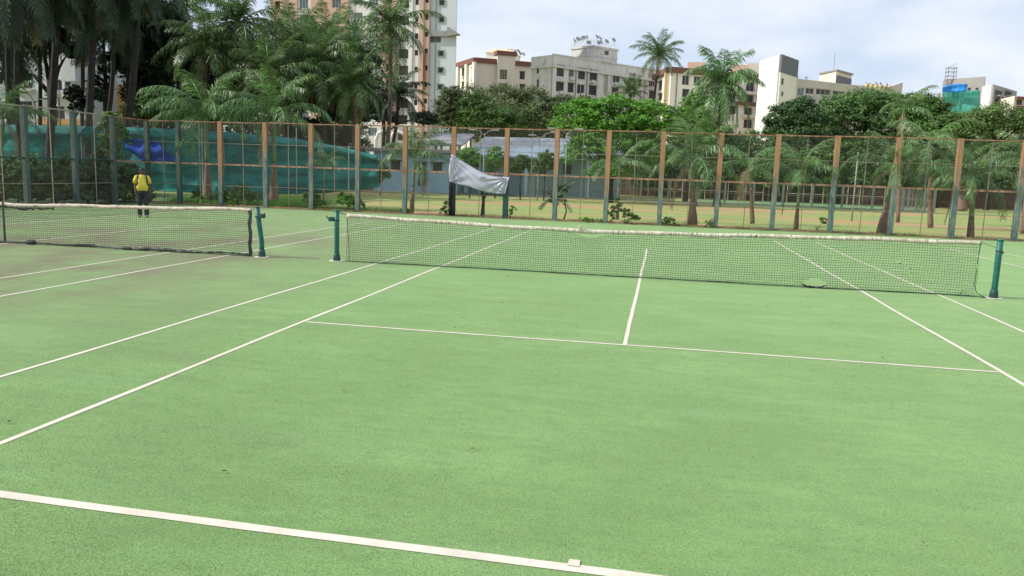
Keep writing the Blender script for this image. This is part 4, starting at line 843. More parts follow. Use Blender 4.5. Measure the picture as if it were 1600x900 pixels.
# ------------------------------------------------------------------ buildings
class Facade:
    def __init__(s,p0,p1,parent,d=.3):
        s.o=Vector((p0[0],p0[1],0)); q=Vector((p1[0],p1[1],0)); s.u=(q-s.o); s.L=s.u.length; s.u.normalize(); s.n=Vector((s.u.y,-s.u.x,0))
        if s.n.dot(Vector((CX,CY,0))-s.o)<0: s.n=-s.n
        s.par=parent; s.rot=Matrix((s.u,s.n,Vector((0,0,1)))).transposed(); s.flip=s.rot.determinant()<0; s.T=d
    def W(s,a,z,d=0): return s.o+s.u*a+s.n*d+Vector((0,0,z))
    def sz(s,px,py):
        d=ray(px,py); o=Vector((CX,CY,CZ)); pl=s.o+s.n*s.T; t=(pl-o).dot(s.n)/d.dot(s.n); p=o+d*t; return (p-s.o).dot(s.u),p.z
    def rect(s,x0,y0,x1,y1):
        a=s.sz(x0,(y0+y1)/2)[0]; b=s.sz(x1,(y0+y1)/2)[0]; z1=s.sz((x0+x1)/2,y0)[1]; z0=s.sz((x0+x1)/2,y1)[1]; return (min(a,b),max(a,b),z0,z1)
    def box(s,b,a0,a1,z0,z1,d0,d1):
        c=s.W((a0+a1)/2,(z0+z1)/2,(d0+d1)/2); b.box(c,(abs(a1-a0),abs(d1-d0),z1-z0),s.rot)
    def wall(s,a0,a1,z0,z1,holes,m,T=None,d0=0,name='wall'):
        T=T or s.T; hs=[h for h in holes if h[1]>a0 and h[0]<a1 and h[3]>z0 and h[2]<z1]
        A=sorted(set([a0,a1]+[min(max(v,a0),a1) for h in hs for v in h[:2]])); Z=sorted(set([z0,z1]+[min(max(v,z0),z1) for h in hs for v in h[2:4]]))
        solid=[[not any(h[0]<(A[i]+A[i+1])/2<h[1] and h[2]<(Z[j]+Z[j+1])/2<h[3] for h in hs) for j in range(len(Z)-1)] for i in range(len(A)-1)]
        b=MB(); q=lambda *p:b.add([s.W(*x) for x in p],[(0,1,2,3)])
        na,nz=len(A)-1,len(Z)-1
        for i in range(na):
            for j in range(nz):
                if not solid[i][j]: continue
                q((A[i],Z[j],d0+T),(A[i+1],Z[j],d0+T),(A[i+1],Z[j+1],d0+T),(A[i],Z[j+1],d0+T))
                if i==0 or not solid[i-1][j]: q((A[i],Z[j],d0),(A[i],Z[j],d0+T),(A[i],Z[j+1],d0+T),(A[i],Z[j+1],d0))
                if i==na-1 or not solid[i+1][j]: q((A[i+1],Z[j],d0+T),(A[i+1],Z[j],d0),(A[i+1],Z[j+1],d0),(A[i+1],Z[j+1],d0+T))
                if j==0 or not solid[i][j-1]: q((A[i],Z[j],d0),(A[i+1],Z[j],d0),(A[i+1],Z[j],d0+T),(A[i],Z[j],d0+T))
                if j==nz-1 or not solid[i][j+1]: q((A[i],Z[j+1],d0+T),(A[i+1],Z[j+1],d0+T),(A[i+1],Z[j+1],d0),(A[i],Z[j+1],d0))
        return b.build(name,m,s.par)
    def window(s,h,fm='dark_frame',gm='glass',mull=1,ledge=True,bars=0,d0=0,T=None,trim=None):
        T=T or s.T; a0,a1,z0,z1=h; w=a1-a0; t=min(.09,w*.12); D0,D1=d0+T*.25,d0+T*.5; b=MB()
        s.box(b,a0,a0+t,z0,z1,D0,D1); s.box(b,a1-t,a1,z0,z1,D0,D1); s.box(b,a0+t,a1-t,z0,z0+t,D0,D1); s.box(b,a0+t,a1-t,z1-t,z1,D0,D1)
        for k in range(mull): x=a0+w*(k+1)/(mull+1); s.box(b,x-t*.4,x+t*.4,z0+t,z1-t,D0,D1)
        for k in range(bars): z=z0+(z1-z0)*(k+1)/(bars+1); s.box(b,a0+t,a1-t,z-.03,z+.03,D1,D1+.04)
        if ledge: s.box(b,a0-.12,a1+.12,z1+.01,z1+.09,d0+T,d0+T+.35)
        if trim:
            s.box(b,a0-trim,a0,z0-trim,z1+trim,d0+T,d0+T+.12); s.box(b,a1,a1+trim,z0-trim,z1+trim,d0+T,d0+T+.12); s.box(b,a0,a1,z1,z1+trim,d0+T,d0+T+.12); s.box(b,a0,a1,z0-trim,z0,d0+T,d0+T+.12)
        f=b.build('window',M[fm],s.par); b=MB(); s.box(b,a0+t*.5,a1-t*.5,z0+t*.5,z1-t*.5,d0+.02,D0+.01); b.build('pane',M[gm],f)
        return f
    def strip(s,name,a0,a1,z0,z1,d0,d1,m): b=MB(); s.box(b,a0,a1,z0,z1,d0,d1); return b.build(name,M[m],s.par)
def core(par,poly,z1,m,z0=0,name='core'):
    b=MB(); b.prism(poly,z0,z1); return b.build(name,M[m],par)
def bldg(name,label,c,cat='building'): t=empty(name,(c[0],c[1],0),0,label,cat); return t
class Root:
    """parts are built in world coordinates; shift them under their empty"""
    def __init__(s,t): s.t=t; s.before=set(bpy.data.objects)
    def done(s):
        for o in bpy.data.objects:
            if o not in s.before and o.parent==s.t: o.matrix_parent_inverse=Matrix.Translation(-s.t.location)
# --- C grey concrete block
t=bldg('apartment_block','weathered grey concrete block with a square roof tower and many dishes',(-14,150)); rt=Root(t)
p1,p2,p3=(-26.6,143.7),(-22.1,140.6),(-1.3,164.2)
core(t,[p1,p2,p3,(-6,168),(-20,160),(-27,150)],24.6,'stained_concrete')
f=Facade(p2,p3,t)
H=[f.rect(*r_) for r_ in [(870,102.3,881.4,119.4),(889,105.2,897,121.6),(903.5,107,914.4,124),(921.4,109.5,932.8,126.5),(957.9,113.7,968.7,129.7),(981.8,115.6,993,131.5),(997.8,118.4,1002.5,134),(1013.8,120.7,1023.9,136.4),
  (868.5,127.9,881,143),(887,129.2,896.5,144.5),(901.8,131.6,913.9,146.7),(920.1,133.5,932,148.6),(956,136.7,966.4,149.6),(982,138.5,993,152),(1014,142,1024,156),
  (868.5,152,881,166),(887,153,896.5,167),(901.8,155,913.9,169),(920.1,157,932,171),(956,160,966.4,173)]]
lv=f.rect(943.7,112,950.3,149)
f.wall(0,f.L,0,22.4,H+[lv],M['stained_concrete'])
for i,h in enumerate(H): f.window(h,['dark_frame','light_frame'][i%3==1],'glass',mull=1+(i%2),ledge=False,bars=0)
for k in range(13): z=lv[2]+(lv[3]-lv[2])*(k+.5)/13; f.strip('louvre',lv[0],lv[1],z-.09,z+.09,.1,.34,'stained_concrete')
f.strip('cornice',-.3,f.L+.3,22.4,22.8,0,.75,'stained_concrete'); f.strip('parapet',-.1,f.L+.1,22.8,24.7,0,.42,'stained_concrete'); f.strip('coping',-.2,f.L+.2,24.7,24.95,-.2,.55,'stained_concrete')
for px,py in((875,144.5),(908,148),(925,127.5),(961,131),(989,132.5),(1018,137.5),(892,122.5)): a,z=f.sz(px,py); f.strip('air_conditioner',a-.45,a+.45,z-.35,z+.3,.3,.85,'light_frame_w')
for px in(899.5,917,1008): a=f.sz(px,120)[0]; f.strip('drain_pipe',a-.07,a+.07,0,22.3,.32,.48,'grey_trim')
for k,h in enumerate(H):
    if k%3!=1: f.strip('window_shade',h[0]-.2,h[1]+.2,h[3]+.06,h[3]+.16,.3,.75,'stained_concrete')
for px in (866,936,952.5): 
    a=f.sz(px,110)[0]; f.strip('pilaster',a-.45,a+.45,0,22.4,.3,.5,'stained_concrete')
f2=Facade(p1,p2,t); H2=[f2.rect(838.5,103.3,842,115),f2.rect(838.5,124,842,136)]; f2.wall(0,f2.L,0,22.4,H2,M['stained_concrete']); [f2.window(h,ledge=False,mull=0) for h in H2]
f2.strip('cornice',-.3,f2.L+.3,22.4,22.8,0,.7,'stained_concrete'); f2.strip('parapet',-.1,f2.L,22.8,24.72,0,.40,'stained_concrete')
Nn=at(927.7,80,154); dl=Vector((-.83,.56,0)); dr=Vector((.655,.756,0)); zt=at(927.7,72.5,154).z
q=[Nn,Nn+dr*7.0,Nn+dr*7.0+dl*6.1,Nn+dl*6.1]; q=[(v.x,v.y) for v in q]
core(t,q,zt,'stained_concrete',24,'roof_tower')
c0=sum((Vector((v[0],v[1],0)) for v in q),Vector())/4
big=lambda k:[(c0.x+(v[0]-c0.x)*k,c0.y+(v[1]-c0.y)*k) for v in q]
core(t,big(1.06),zt+.25,'stained_concrete',zt-.15,'tower_coping'); core(t,big(1.04),zt-1.6,'stained_concrete',zt-1.9,'tower_band')
ft=Facade(q[0],q[1],t); ft.strip('opening',ft.L*.45,ft.L*.62,zt-1.3,zt-.5,.01,.05,'void')
b=MB(); Qb=big(1.0)
for k in range(4):
    a,c=Vector((*Qb[k],zt+.25)),Vector((*Qb[(k+1)%4],zt+.25))
    for z in(.45,.9): b.tube([a+Vector((0,0,z)),c+Vector((0,0,z))],.035,5)
    for i in range(7): p=a.lerp(c,i/7); b.tube([p,p+Vector((0,0,.95+(i%3==0)*.4))],.035,5)
b.build('roof_railing',M['white_rail'],t); rt.done()
def dish(px,py,Y,z=None,s=.85,sd=0,lab=''):
    P=at(px,py,Y); r=random.Random(sd); t=empty('satellite_dish',(P.x,Y,P.z-.9*s),r.uniform(-.5,.5),lab,'satellite dish','satellite dishes on the roofs')
    b=MB(); b.tube([(0,0,0),(0,0,.9*s)],.04,5); b.build('mast',M['dish'],t)
    vs=[(0,.08*s,0)]; n=12
    for rr,dd in((.22,.06),(.42,-.02),(.55,-.10)): vs+=[(rr*s*math.cos(a*2*math.pi/n),dd*s,rr*s*math.sin(a*2*math.pi/n)) for a in range(n)]
    fs=[(0,1+k,1+(k+1)%n) for k in range(n)]+[(1+j*n+k,1+(j+1)*n+k,1+(j+1)*n+(k+1)%n,1+j*n+(k+1)%n) for j in range(2) for k in range(n)]
    b=MB(); b.add(vs,fs); b.tube([(0,.0,-.5*s),(0,-.4*s,-.1*s)],.025,4); o=b.build('reflector',M['dish'],t,loc=(0,0,.95*s),rot=(R(-35),0,R(r.uniform(20,70)))); o.modifiers.new('s','SOLIDIFY').thickness=.03
for k,(px,py) in enumerate([(898,64),(903,61.5),(907.5,60.5),(912,59.5),(917,59),(933,58),(938,60),(920,67),(935,67),(939,66.5),(948,65),(959,63)]): dish(px,py,152+k%5,sd=k,s=.95,lab='%s grey dish %s on the grey concrete roof tower'%((ORD[k],'from the left') if k<5 else (ORD[k-5],'of the right-hand cluster')))
for k,(px,py) in enumerate([(796,80),(800,79.5),(806,80.5),(810,80),(813,84),(818,85)]): dish(px,py,186,sd=k+30,s=.95,lab='grey dish right of the stair roof of the cream maroon-banded flats, %s from the left'%ORD[k])
for k,(px,py) in enumerate([(1354,131),(1361,132),(1369,130),(1376,131),(1386,132),(1246,121),(1260,122)]): dish(px,py,150 if k<5 else 141,sd=k+60,s=.55,lab='%s small dish from the left near the %s of the long beige block'%((ORD[k],'end fin') if k<5 else (ORD[k-5],'white-slab end')))
# --- B cream block
t=bldg('apartment_block','cream flats with a maroon roof band directly right of the tower',(-42,175)); rt=Root(t)
q1,q0,q2=(-44.4,168.8),(-53.3,181.5),(-29.5,177.4)
core(t,[q0,q1,q2,(-34,196),(-52,192)],27.6,'cream')
f=Facade(q1,q2,t); H=[f.rect(781,108.5,792.5,124),f.rect(780.5,130,792,145),f.rect(812,112,820,124),f.rect(812,132,820,144)]
f.wall(0,f.L,0,27,H[2:],M['cream']); [f.window(h,ledge=True) for h in H[2:]]
a0,a1=f.sz(775.6,100)[0],f.sz(803,100)[0]
f3=Facade((f.o+f.n*.9)[:2],(f.o+f.n*.9+f.u*f.L)[:2],t); Hc=[f3.rect(781,108.5,792.5,124),f3.rect(780.5,130,792,145)]
f3.wall(a0,a1,0,29.0,Hc,M['cream'],d0=-.6,T=.9); 
for h in Hc: 
    f3.window(h,'cream_steel','void',mull=2,ledge=False,bars=5)
f3.strip('roof_band',a0-.3,a1+.3,29.0,30.0,-2,.6,'maroon')
f.strip('roof_band',-.3,a0-.05,27,28.1,-.1,.75,'maroon'); f.strip('roof_band',a1+.05,f.L+.3,27,28.1,-.1,.75,'maroon')
f=Facade(q0,q1,t); H=[f.rect(*r_) for r_ in [(721.5,106,728,119),(736.8,105,741.5,121),(710.5,114,714.5,128),(721.5,128,728,140),(736.8,127,741.5,142),(710.5,135,714.5,147)]]
f.wall(0,f.L,0,27,H,M['cream_light']); [f.window(h,ledge=True,mull=0) for h in H]; f.strip('roof_band',-.3,f.L+.3,27,28.1,-.1,.7,'maroon')
for px in(717.5,731,743): a=f.sz(px,115)[0]; f.strip('pilaster',a-.8,a+.5,0,27,.3,.9,'cream_light')
P=at(762,90,186); Q=at(806,90,186); z1=at(780,84,186).z
core(t,[(P.x,184),(Q.x,184),(Q.x,192),(P.x,192)],z1,'cream_light',26,'stair_block')
b=MB(); za=at(785,76.5,186).z; cx_=(P.x+Q.x)/2; b.add([(P.x-.3,183.7,z1),(Q.x+.3,183.7,z1),(Q.x+.3,192.3,z1),(P.x-.3,192.3,z1),(cx_-2,186.5,za),(cx_+2,186.5,za),(cx_+2,189.5,za),(cx_-2,189.5,za)],[(3,2,1,0),(4,5,6,7),(0,1,5,4),(1,2,6,5),(2,3,7,6),(3,0,4,7)]); b.build('stair_roof',M['yellow_cream'],t)
for k,(px,py) in enumerate([(716,122),(725,121.5),(739,124)]): a,z=f.sz(px,py); f.strip('air_conditioner',a-.45,a+.45,z-.35,z+.35,.3,.85,'light_frame_w')
rt.done()
# --- D cream flats behind the shaggy palm
t=bldg('apartment_block','cream flats with brown roof edge and balconies behind the tall shaggy palm',(9,145)); rt=Root(t)
d0,d1,d2=(-2.3,147),(.4,135),(19,146.4)
core(t,[d0,d1,d2,(17,158),(0,156)],21.6,'cream_light'); f=Facade(d1,d2,t)
H=[f.rect(*r_) for r_ in [(1066,117,1077,133),(1066,139,1077,152),(1084,119,1095,134),(1140,126,1150,141),(1140,146,1150,160),(1140,165,1150,178),(1166,127.9,1178.5,143),(1183,128.8,1195,144),(1181,148.6,1194.3,160),(1166.5,148.6,1177,160),(1163,167.5,1175,179.5),(1180.5,167.5,1192.5,181),(1162,186.4,1175.4,200.6),(1180,187.4,1193.3,201)]]
f.wall(0,f.L,0,20.9,H,M['cream_light']); [f.window(h,['light_frame','dark_frame'][k%2],ledge=False,mull=1) for k,h in enumerate(H)]
f.strip('roof_band',-.2,f.L+.2,20.9,21.9,-.1,.8,'maroon')
for k in (6,8,10): h=H[k]; h2=H[7]; f.strip('balcony_slab',h[0]-.6,f.L-.2,h[2]-.55,h[2]-.1,.3,1.0,'cream'); 
h=f.rect(1150,160.5,1197,165.5); f.strip('balcony_slab',h[0],h[1],h[2],h[3],.3,1.15,'maroon')
for px in(1058,1100,1155.5): a=f.sz(px,120)[0]; f.strip('drain_pipe',a-.07,a+.07,0,20.8,.32,.48,'grey_trim')
for k in(6,7,9,10,11,12): 
    h=H[k]; b=MB(); n_=7
    for i_ in range(n_): a=h[0]+(h[1]-h[0])*i_/(n_-1); f.box(b,a-.02,a+.02,h[2],h[2]+.95,.42,.46)
    f.box(b,h[0],h[1],h[2]+.95,h[2]+1.02,.40,.48); b.build('balcony_grille',M['dark_frame'],t)
f=Facade(d0,d1,t); H=[f.rect(1029,128,1034.5,141),f.rect(1029,147,1034.5,157)]; f.wall(0,f.L,0,20.9,H,M['cream_light']); [f.window(h,mull=0,ledge=True) for h in H]; f.strip('roof_band',-.2,f.L,20.9,21.9,-.1,.8,'maroon')
a=f.sz(1043,120)[0]; f.strip('corner_pier',a,f.L-.05,0,20.9,.3,.9,'yellow_cream')
for (x0,x1,yt,Y,m) in((1075,1103,97,160,'peach'),(1146,1170,101,160,'peach'),(1168,1191,98.5,163,'cream')):
    A=at(x0,yt,Y);B=at(x1,yt,Y); core(t,[(A.x,Y),(B.x,Y),(B.x,Y+7),(A.x,Y+7)],A.z,m,18,'roof_block')
rt.done()
# --- E white slab
t=bldg('apartment_block','white slab block with a dark grey top corner',(18,128)); rt=Root(t)
e0,e1,e2=(15.6,129.6),(17.8,121.7),(21.4,128.4)
core(t,[e0,e1,e2,(20,136),(16.5,136)],22,'white_wall'); f=Facade(e1,e2,t,.2)
H=[f.rect(1221,122.5,1224.5,132.5),f.rect(1220.9,143,1224,150.5),f.rect(1220.6,161,1223.8,168.5),f.rect(1220.4,178,1223.6,185)]; zg=f.sz(1232,116.5)[1]
f.wall(0,f.L,0,zg,H,M['cream_light']); [f.window(h,mull=0,ledge=False) for h in H]; f.wall(-.05,f.L+.05,zg+.003,22.3,[],M['grey_panel'],T=.28)
f=Facade(e0,e1,t,.2); f.wall(0,f.L-.02,0,22.3,[],M['white_wall']); rt.done()
# --- F long beige block
t=bldg('apartment_block','long beige block with roof hut, mast and slanted end fin',(33,142)); rt=Root(t)
f0,f1,f2_=(21.1,133.5),(36.1,144.8),(43.9,150.4)
core(t,[f0,f2_,(42,160),(24,146)],18.3,'beige_grey'); f=Facade(f0,f2_,t)
H=[f.rect(*r_) for r_ in [(1246,137,1256,149.5),(1259,137.5,1272,147),(1275,139,1298,148.5),(1301,142,1320,150),(1323,144,1330,150.5),(1335,145,1343,151),(1244.5,154.3,1274,166.7),(1280,156,1284,161.5),(1287,156.5,1299,162),(1237.8,135,1241.4,141.5),(1237.2,152,1240.4,158),(1246,172,1270,184),(1290,172,1310,184),(1360,150,1372,158),(1380,152,1392,160)]]
zp=f.sz(1352,137.5)[1]; ap=f.sz(1352,140)[0]
f.wall(0,ap,0,20,H,M['beige_grey']); f.wall(ap+.003,f.L,0,zp,H,M['beige_grey'])
for k,h in enumerate(H): f.window(h,['light_frame','dark_frame'][k>6],['void','glass_blue','glass'][0 if k in(1,2,3) else (1 if k in(0,6,8) else 2)],mull=[1,1,2,1,0,0,4,0,1,0,0,3,2,1,1][k],ledge=k in(6,8))
for k in range(7): a=ap+(f.L-ap)*(k+.3)/8; f.strip('parapet_pier',a,a+.7,zp,zp+.9,-.1,.3,'yellow_cream')
af=f.sz(1389,135)[0]; bm=MB(); zf0,zf1=f.sz(1390,136)[1],f.sz(1409,128.5)[1]; 
vs=[f.W(af,15,.31),f.W(f.L+.2,15,.31),f.W(f.L+.2,zf1,.31),f.W(af,zf0,.31)]+[f.W(af,15,-.2),f.W(f.L+.2,15,-.2),f.W(f.L+.2,zf1,-.2),f.W(af,zf0,-.2)]
bm.add(vs,[(0,1,2,3),(7,6,5,4),(0,4,5,1),(1,5,6,2),(2,6,7,3),(3,7,4,0)]); bm.build('end_fin',M['beige_grey'],t)
A=at(1281,112,149);Bc=at(1307,111,144);Cc=at(1331,113,150); zt=Bc.z
core(t,[(A.x,A.y),(Bc.x,Bc.y),(Cc.x,Cc.y),(A.x+4,A.y+6)],zt,'cream',17,'roof_hut')
fh=Facade((Bc.x,Bc.y),(Cc.x,Cc.y),t,.1); fh.wall(.2,fh.L,18.5,zt-.7,[],M['grey_panel']); core(t,[(A.x-.2,A.y-.2),(Bc.x,Bc.y-.4),(Cc.x+.3,Cc.y-.2),(A.x+4,A.y+6.2)],zt+.3,'grey_trim',zt+.003,'hut_coping')
rt.done(); b=MB(); Pm=at(1305,84,147); b.tube([(Pm.x,147,zt),(Pm.x,147,Pm.z)],.06,5); o=b.build('mast',M['grey_steel'],t); o.matrix_parent_inverse=Matrix.Translation(-t.location)
# --- G unfinished block
t=bldg('unfinished_building','unfinished concrete block with green netting and bright blue tarpaulins',(85,222),'building'); rt=Root(t)
A=at(1474,130,219);Bc=at(1540,121.5,212);Cc=at(1551,132,207);D_=at(1588,136,222)
zA=at(1512,121.5,215).z; zC=Cc.z
core(t,[(A.x,A.y),(Bc.x,Bc.y),(Bc.x+5,Bc.y+16),(A.x+4,A.y+12)],zA,'raw_concrete'); core(t,[(Bc.x-.2,Bc.y+.5),(Cc.x,Cc.y),(D_.x,D_.y),(Bc.x+8,Bc.y+22)],zC,'raw_concrete')
f=Facade((A.x,A.y),(Bc.x,Bc.y),t); H=[f.rect(x,y,x+5,y+7) for x in(1488,1500,1512,1524) for y in(137,150,163)]; f.wall(0,f.L,0,zA-.4,H,M['raw_concrete']); [f.window(h,'grey_steel','void',mull=0,ledge=False) for h in H]
f=Facade((Bc.x-.2,Bc.y+.5),(Cc.x,Cc.y),t); f.wall(0,f.L,0,zC,[],M['white_wall'])
f=Facade((Cc.x,Cc.y),(D_.x,D_.y),t); H=[f.rect(x,y+k*1.0,x+w_,y+8) for k,(x,w_) in enumerate([(1554.5,11),(1570,11)]) for y in(142,155,168,181)]; f.wall(0,f.L,0,zC,H,M['raw_concrete']); [f.window(h,'grey_steel','void',mull=1,ledge=True) for h in H]
for h in H: f.strip('balcony_slab',h[0]-.3,h[1]+.3,h[2]-.35,h[2]-.05,.3,1.6,'raw_concrete')
rt.done()
curtain('scaffold_netting',[(1472,143),(1490,141),(1510,142),(1531,141)],[(1476,184),(1492,182),(1510,182),(1530,180)],206,M['tarp_green'],26,14,.5,label='green netting draped over the unfinished concrete block',cat='netting',top_roll=False,fr=.8)
curtain('tarpaulin',[(1472,136),(1484,132),(1498,131),(1512,131.5)],[(1472,144),(1484,143.5),(1498,144),(1510,143)],205,M['tarp_sky'],20,8,.5,label='bright blue tarpaulin over the top of the unfinished concrete block',cat='tarpaulin',top_roll=False,fr=1.1)
t=empty('scaffold_hoist',at(1484,132,218),0,'thin hoist scaffold on the roof of the unfinished block','scaffold'); b=MB(); z0=0; z1=at(1484,105,218).z-t.location.z
for x in(-1,1):
    for y in(-1,1): b.tube([(x,y,-3),(x,y,z1)],.07,4)
for k in range(5):
    z=z1*k/4.2
    b.tube([(-1.1,-1,z),(1.1,-1,z)],.05,4); b.tube([(-1.1,1,z),(1.1,1,z)],.05,4); b.tube([(-1,-1.1,z),(-1,1.1,z)],.05,4); b.tube([(1,-1.1,z),(1,1.1,z)],.05,4); b.tube([(-1,-1,z),(1,-1,z+z1/4.2)],.04,4)
b.build('frame',M['trunk'],t)
# --- H far right block, I far stub
t=bldg('apartment_block','cut-off block with brown floor edges at the right edge of the view',(95,200)); rt=Root(t)
A=at(1584,150,200);Bc=at(1640,150,204); zH=A.z; core(t,[(A.x,A.y),(Bc.x,Bc.y),(Bc.x,220),(A.x,220)],zH,'cream'); f=Facade((A.x,A.y),(Bc.x,Bc.y),t)
H=[f.rect(x,y,x+9,y+8) for x in(1588,1601,1614) for y in(156,169,182)]; f.wall(0,f.L,0,zH,H,M['cream']); [f.window(h,'dark_frame','void',mull=0,ledge=False) for h in H]
for y in(152,166,179,192): z=f.sz(1595,y)[1]; f.strip('balcony_slab',0,f.L,z-.5,z,.3,1.2,'maroon')
rt.done()
t=bldg('apartment_block','tiny unfinished block with upright bars seen between treetops left of the blue tarpaulin',(70,260)); rt=Root(t)
A=at(1431,155,262);Bc=at(1470,156,262); core(t,[(A.x,262),(Bc.x,262),(Bc.x,275),(A.x,275)],A.z,'peach')
for k in range(7): P=at(1433+k*6,145+3*(k%3),262); b=MB(); b.box((P.x,262.5,(A.z+P.z)/2),(.5,.5,P.z-A.z)); b.build('column',M['raw_concrete'],t)
rt.done()
# --- A tower
t=bldg('tower_block','tall peach and pale grey residential tower rising out of the view',(-57,135)); rt=Root(t)
TYY=130; XA=at(425,100,TYY).x; XB=at(712,60,TYY).x; core(t,[(XA,TYY),(XB,TYY),(XB-6.5,TYY+16),(XA-2,TYY+18)],58,'pale_blue_wall')
f=Facade((XA,TYY),(XB,TYY),t,.3); FL=3.02
def cols(px0,px1,mname,T,wins,zoff,hh,fm='light_frame',gm='glass',trim=None,mull=0,skip=(),z1=58):
    a0=f.sz(px0,90)[0]; a1=f.sz(px1,90)[0]; HH=[]
    for (w0,w1) in wins:
        b0=f.sz(w0,90)[0]; b1=f.sz(w1,90)[0]
        for k in range(19):
            z=zoff+k*FL
            if 0<z and z+hh<z1 and k not in skip: HH.append((b0,b1,z,z+hh))
    f.wall(a0+.002,a1-.002,0,z1,HH,M[mname],T=T); 
    for h in HH:
        if h[2]<40: f.window(h,fm,gm,mull=mull,ledge=False,T=T,trim=trim)
        else: f.strip('pane',h[0],h[1],h[2],h[3],.01,.1,'glass')
zr=f.sz(689,110)[1]-.45; zr=zr%FL
cols(672,712,'pale_blue_wall',.35,[(685,693)],zr,.95,'grey_trim','glass',trim=.14,skip=(int((f.sz(689,60)[1]-zr)/FL),))
cols(655,672,'peach',.75,[(664,669.5)],f.sz(666,29)[1]%FL-.3,.9,'dark_frame')
cols(641,655,'white_wall',.45,[(648,653.5)],f.sz(651,31)[1]%FL-.4,1.0,'dark_frame')
cols(620,641,'white_wall',.30,[(623,638)],f.sz(630,33)[1]%FL-.7,1.7,'dark_frame','void')
cols(598,620,'peach',.75,[(604,613)],f.sz(608,183)[1]%FL-.5,1.2,'dark_frame')
cols(545,598,'white_wall',.35,[(553,566),(576,590)],f.sz(608,183)[1]%FL-.6,1.6,'light_frame','glass_blue',mull=2)
cols(515,545,'peach',.75,[(520,534)],f.sz(490,6)[1]%FL-.8,1.9,'light_frame','pale_w' if 0 else 'glass_blue',mull=2)
cols(487,515,'peach',.65,[],0,1); cols(466,487,'white_wall',.35,[(468,482)],f.sz(475,6)[1]%FL-.8,1.9,'light_frame','glass_blue',mull=2); cols(425,466,'peach',.75,[(432,440)],f.sz(436,9)[1]%FL-.6,1.4,'dark_frame')
for px in(645,662,671,680): a=f.sz(px,110)[0]; f.strip('drain_pipe',a-.06,a+.06,0,50,.78 if 655<px<672 else .46 if px<655 else .37,(.78 if 655<px<672 else .46 if px<655 else .37)+.12,'grey_trim')
# grey belt with corner hood, big vent window under it, second belt low down
h=f.rect(672,49,712,57.5); f.strip('belt',h[0],h[1]+.1,h[2],h[3],.36,.9,'grey_trim'); 
bm=MB(); a=h[1]; zc=h[2]; pts=[f.W(a-1.2,zc-.1,.4),f.W(a+1.1,zc+.25,.4),f.W(a-1.2,zc+1.6,.4),f.W(a-1.2,zc-.1,1.9),f.W(a+1.1,zc+.25,1.9),f.W(a-1.2,zc+1.6,1.9)]; bm.add(pts,[(0,1,2),(5,4,3),(0,3,4,1),(1,4,5,2),(2,5,3,0)]); bm.build('corner_hood',M['grey_trim'],t)
h=f.rect(673,57.8,689,66.3); f.strip('louvred_opening',h[0],h[1],h[2],h[3],.30,.40,'void')
h=f.rect(672,170,712,182); f.strip('belt',h[0],h[1],h[2],h[3],.36,.8,'grey_trim')
z=f.sz(664,142)[1]; 
for k in range(24):
    zz=f.sz(664,141-k*2.5)[1]; aa=f.sz(662,110)[0]; ab=f.sz(667,110)[0]; f.strip('ornament_slat',aa+(k%2)*.12,ab-.12+(k%2)*.12,zz,zz+.17,.76,.92,'maroon')
for px in(600,623): 
    b=MB(); A=at(px,200,TYY-.9); b.tube([(A.x-1.6,TYY-1,0),(A.x-1.6,TYY-1,7.2),(A.x-1.1,TYY-1,8.4),(A.x,TYY-1,8.9),(A.x+1.1,TYY-1,8.4),(A.x+1.6,TYY-1,7.2),(A.x+1.6,TYY-1,0)],.35,6); b.build('arch',M['white_wall'],t)
rt.done()
# --- L old white building
t=bldg('apartment_block','old white building with dark windows seen between dark palm trunks',(-60,60)); rt=Root(t)
A=at(-60,150,58);Bc=at(135,150,58); ztop=at(60,72,58).z; core(t,[(A.x,58),(Bc.x,58),(Bc.x,68),(A.x,68)],ztop,'old_white_wall'); f=Facade((A.x,58),(Bc.x,58),t)
H=[f.rect(*r_) for r_ in [(27,118,51,138),(76,124,97,142),(101,127,111,141),(78,166,101,186),(27,158,51,178),(-20,112,4,132)]]; f.wall(0,f.L,0,ztop,H,M['old_white_wall']); [f.window(h,'dark_frame','glass',mull=2,ledge=False) for h in H]
for h in H[:3]: f.strip('window_sill',h[0]-.3,h[1]+.3,h[2]-.3,h[2]-.1,.3,.95,'old_white_wall')
h=f.rect(104,96,127,128); f.strip('balcony_box',h[0],h[1],h[2],h[3],.3,1.2,'old_white_wall'); f.strip('balcony_box',h[0],h[1],h[2]-1.6,h[2]-.9,.3,1.2,'old_white_wall')
h=f.rect(60,186,133,195); f.strip('orange_band',h[0],h[1],h[2],h[3],.31,.5,'orange_wall')
A=at(141,150,62);Bc=at(186,150,62); zt=at(160,112,62).z; core(t,[(A.x,62),(Bc.x,62),(Bc.x,70),(A.x,70)],zt,'old_white_wall',name='wing'); f=Facade((A.x,62),(Bc.x,62),t); h=f.rect(161,150,165,166); f.wall(0,f.L,0,zt,[h],M['old_white_wall']); f.window(h,mull=0,ledge=False)
h=f.rect(186.5,133,194,192); f.strip('orange_pillar',h[0],h[1],0,h[3],-.2,.6,'orange_wall'); rt.done()
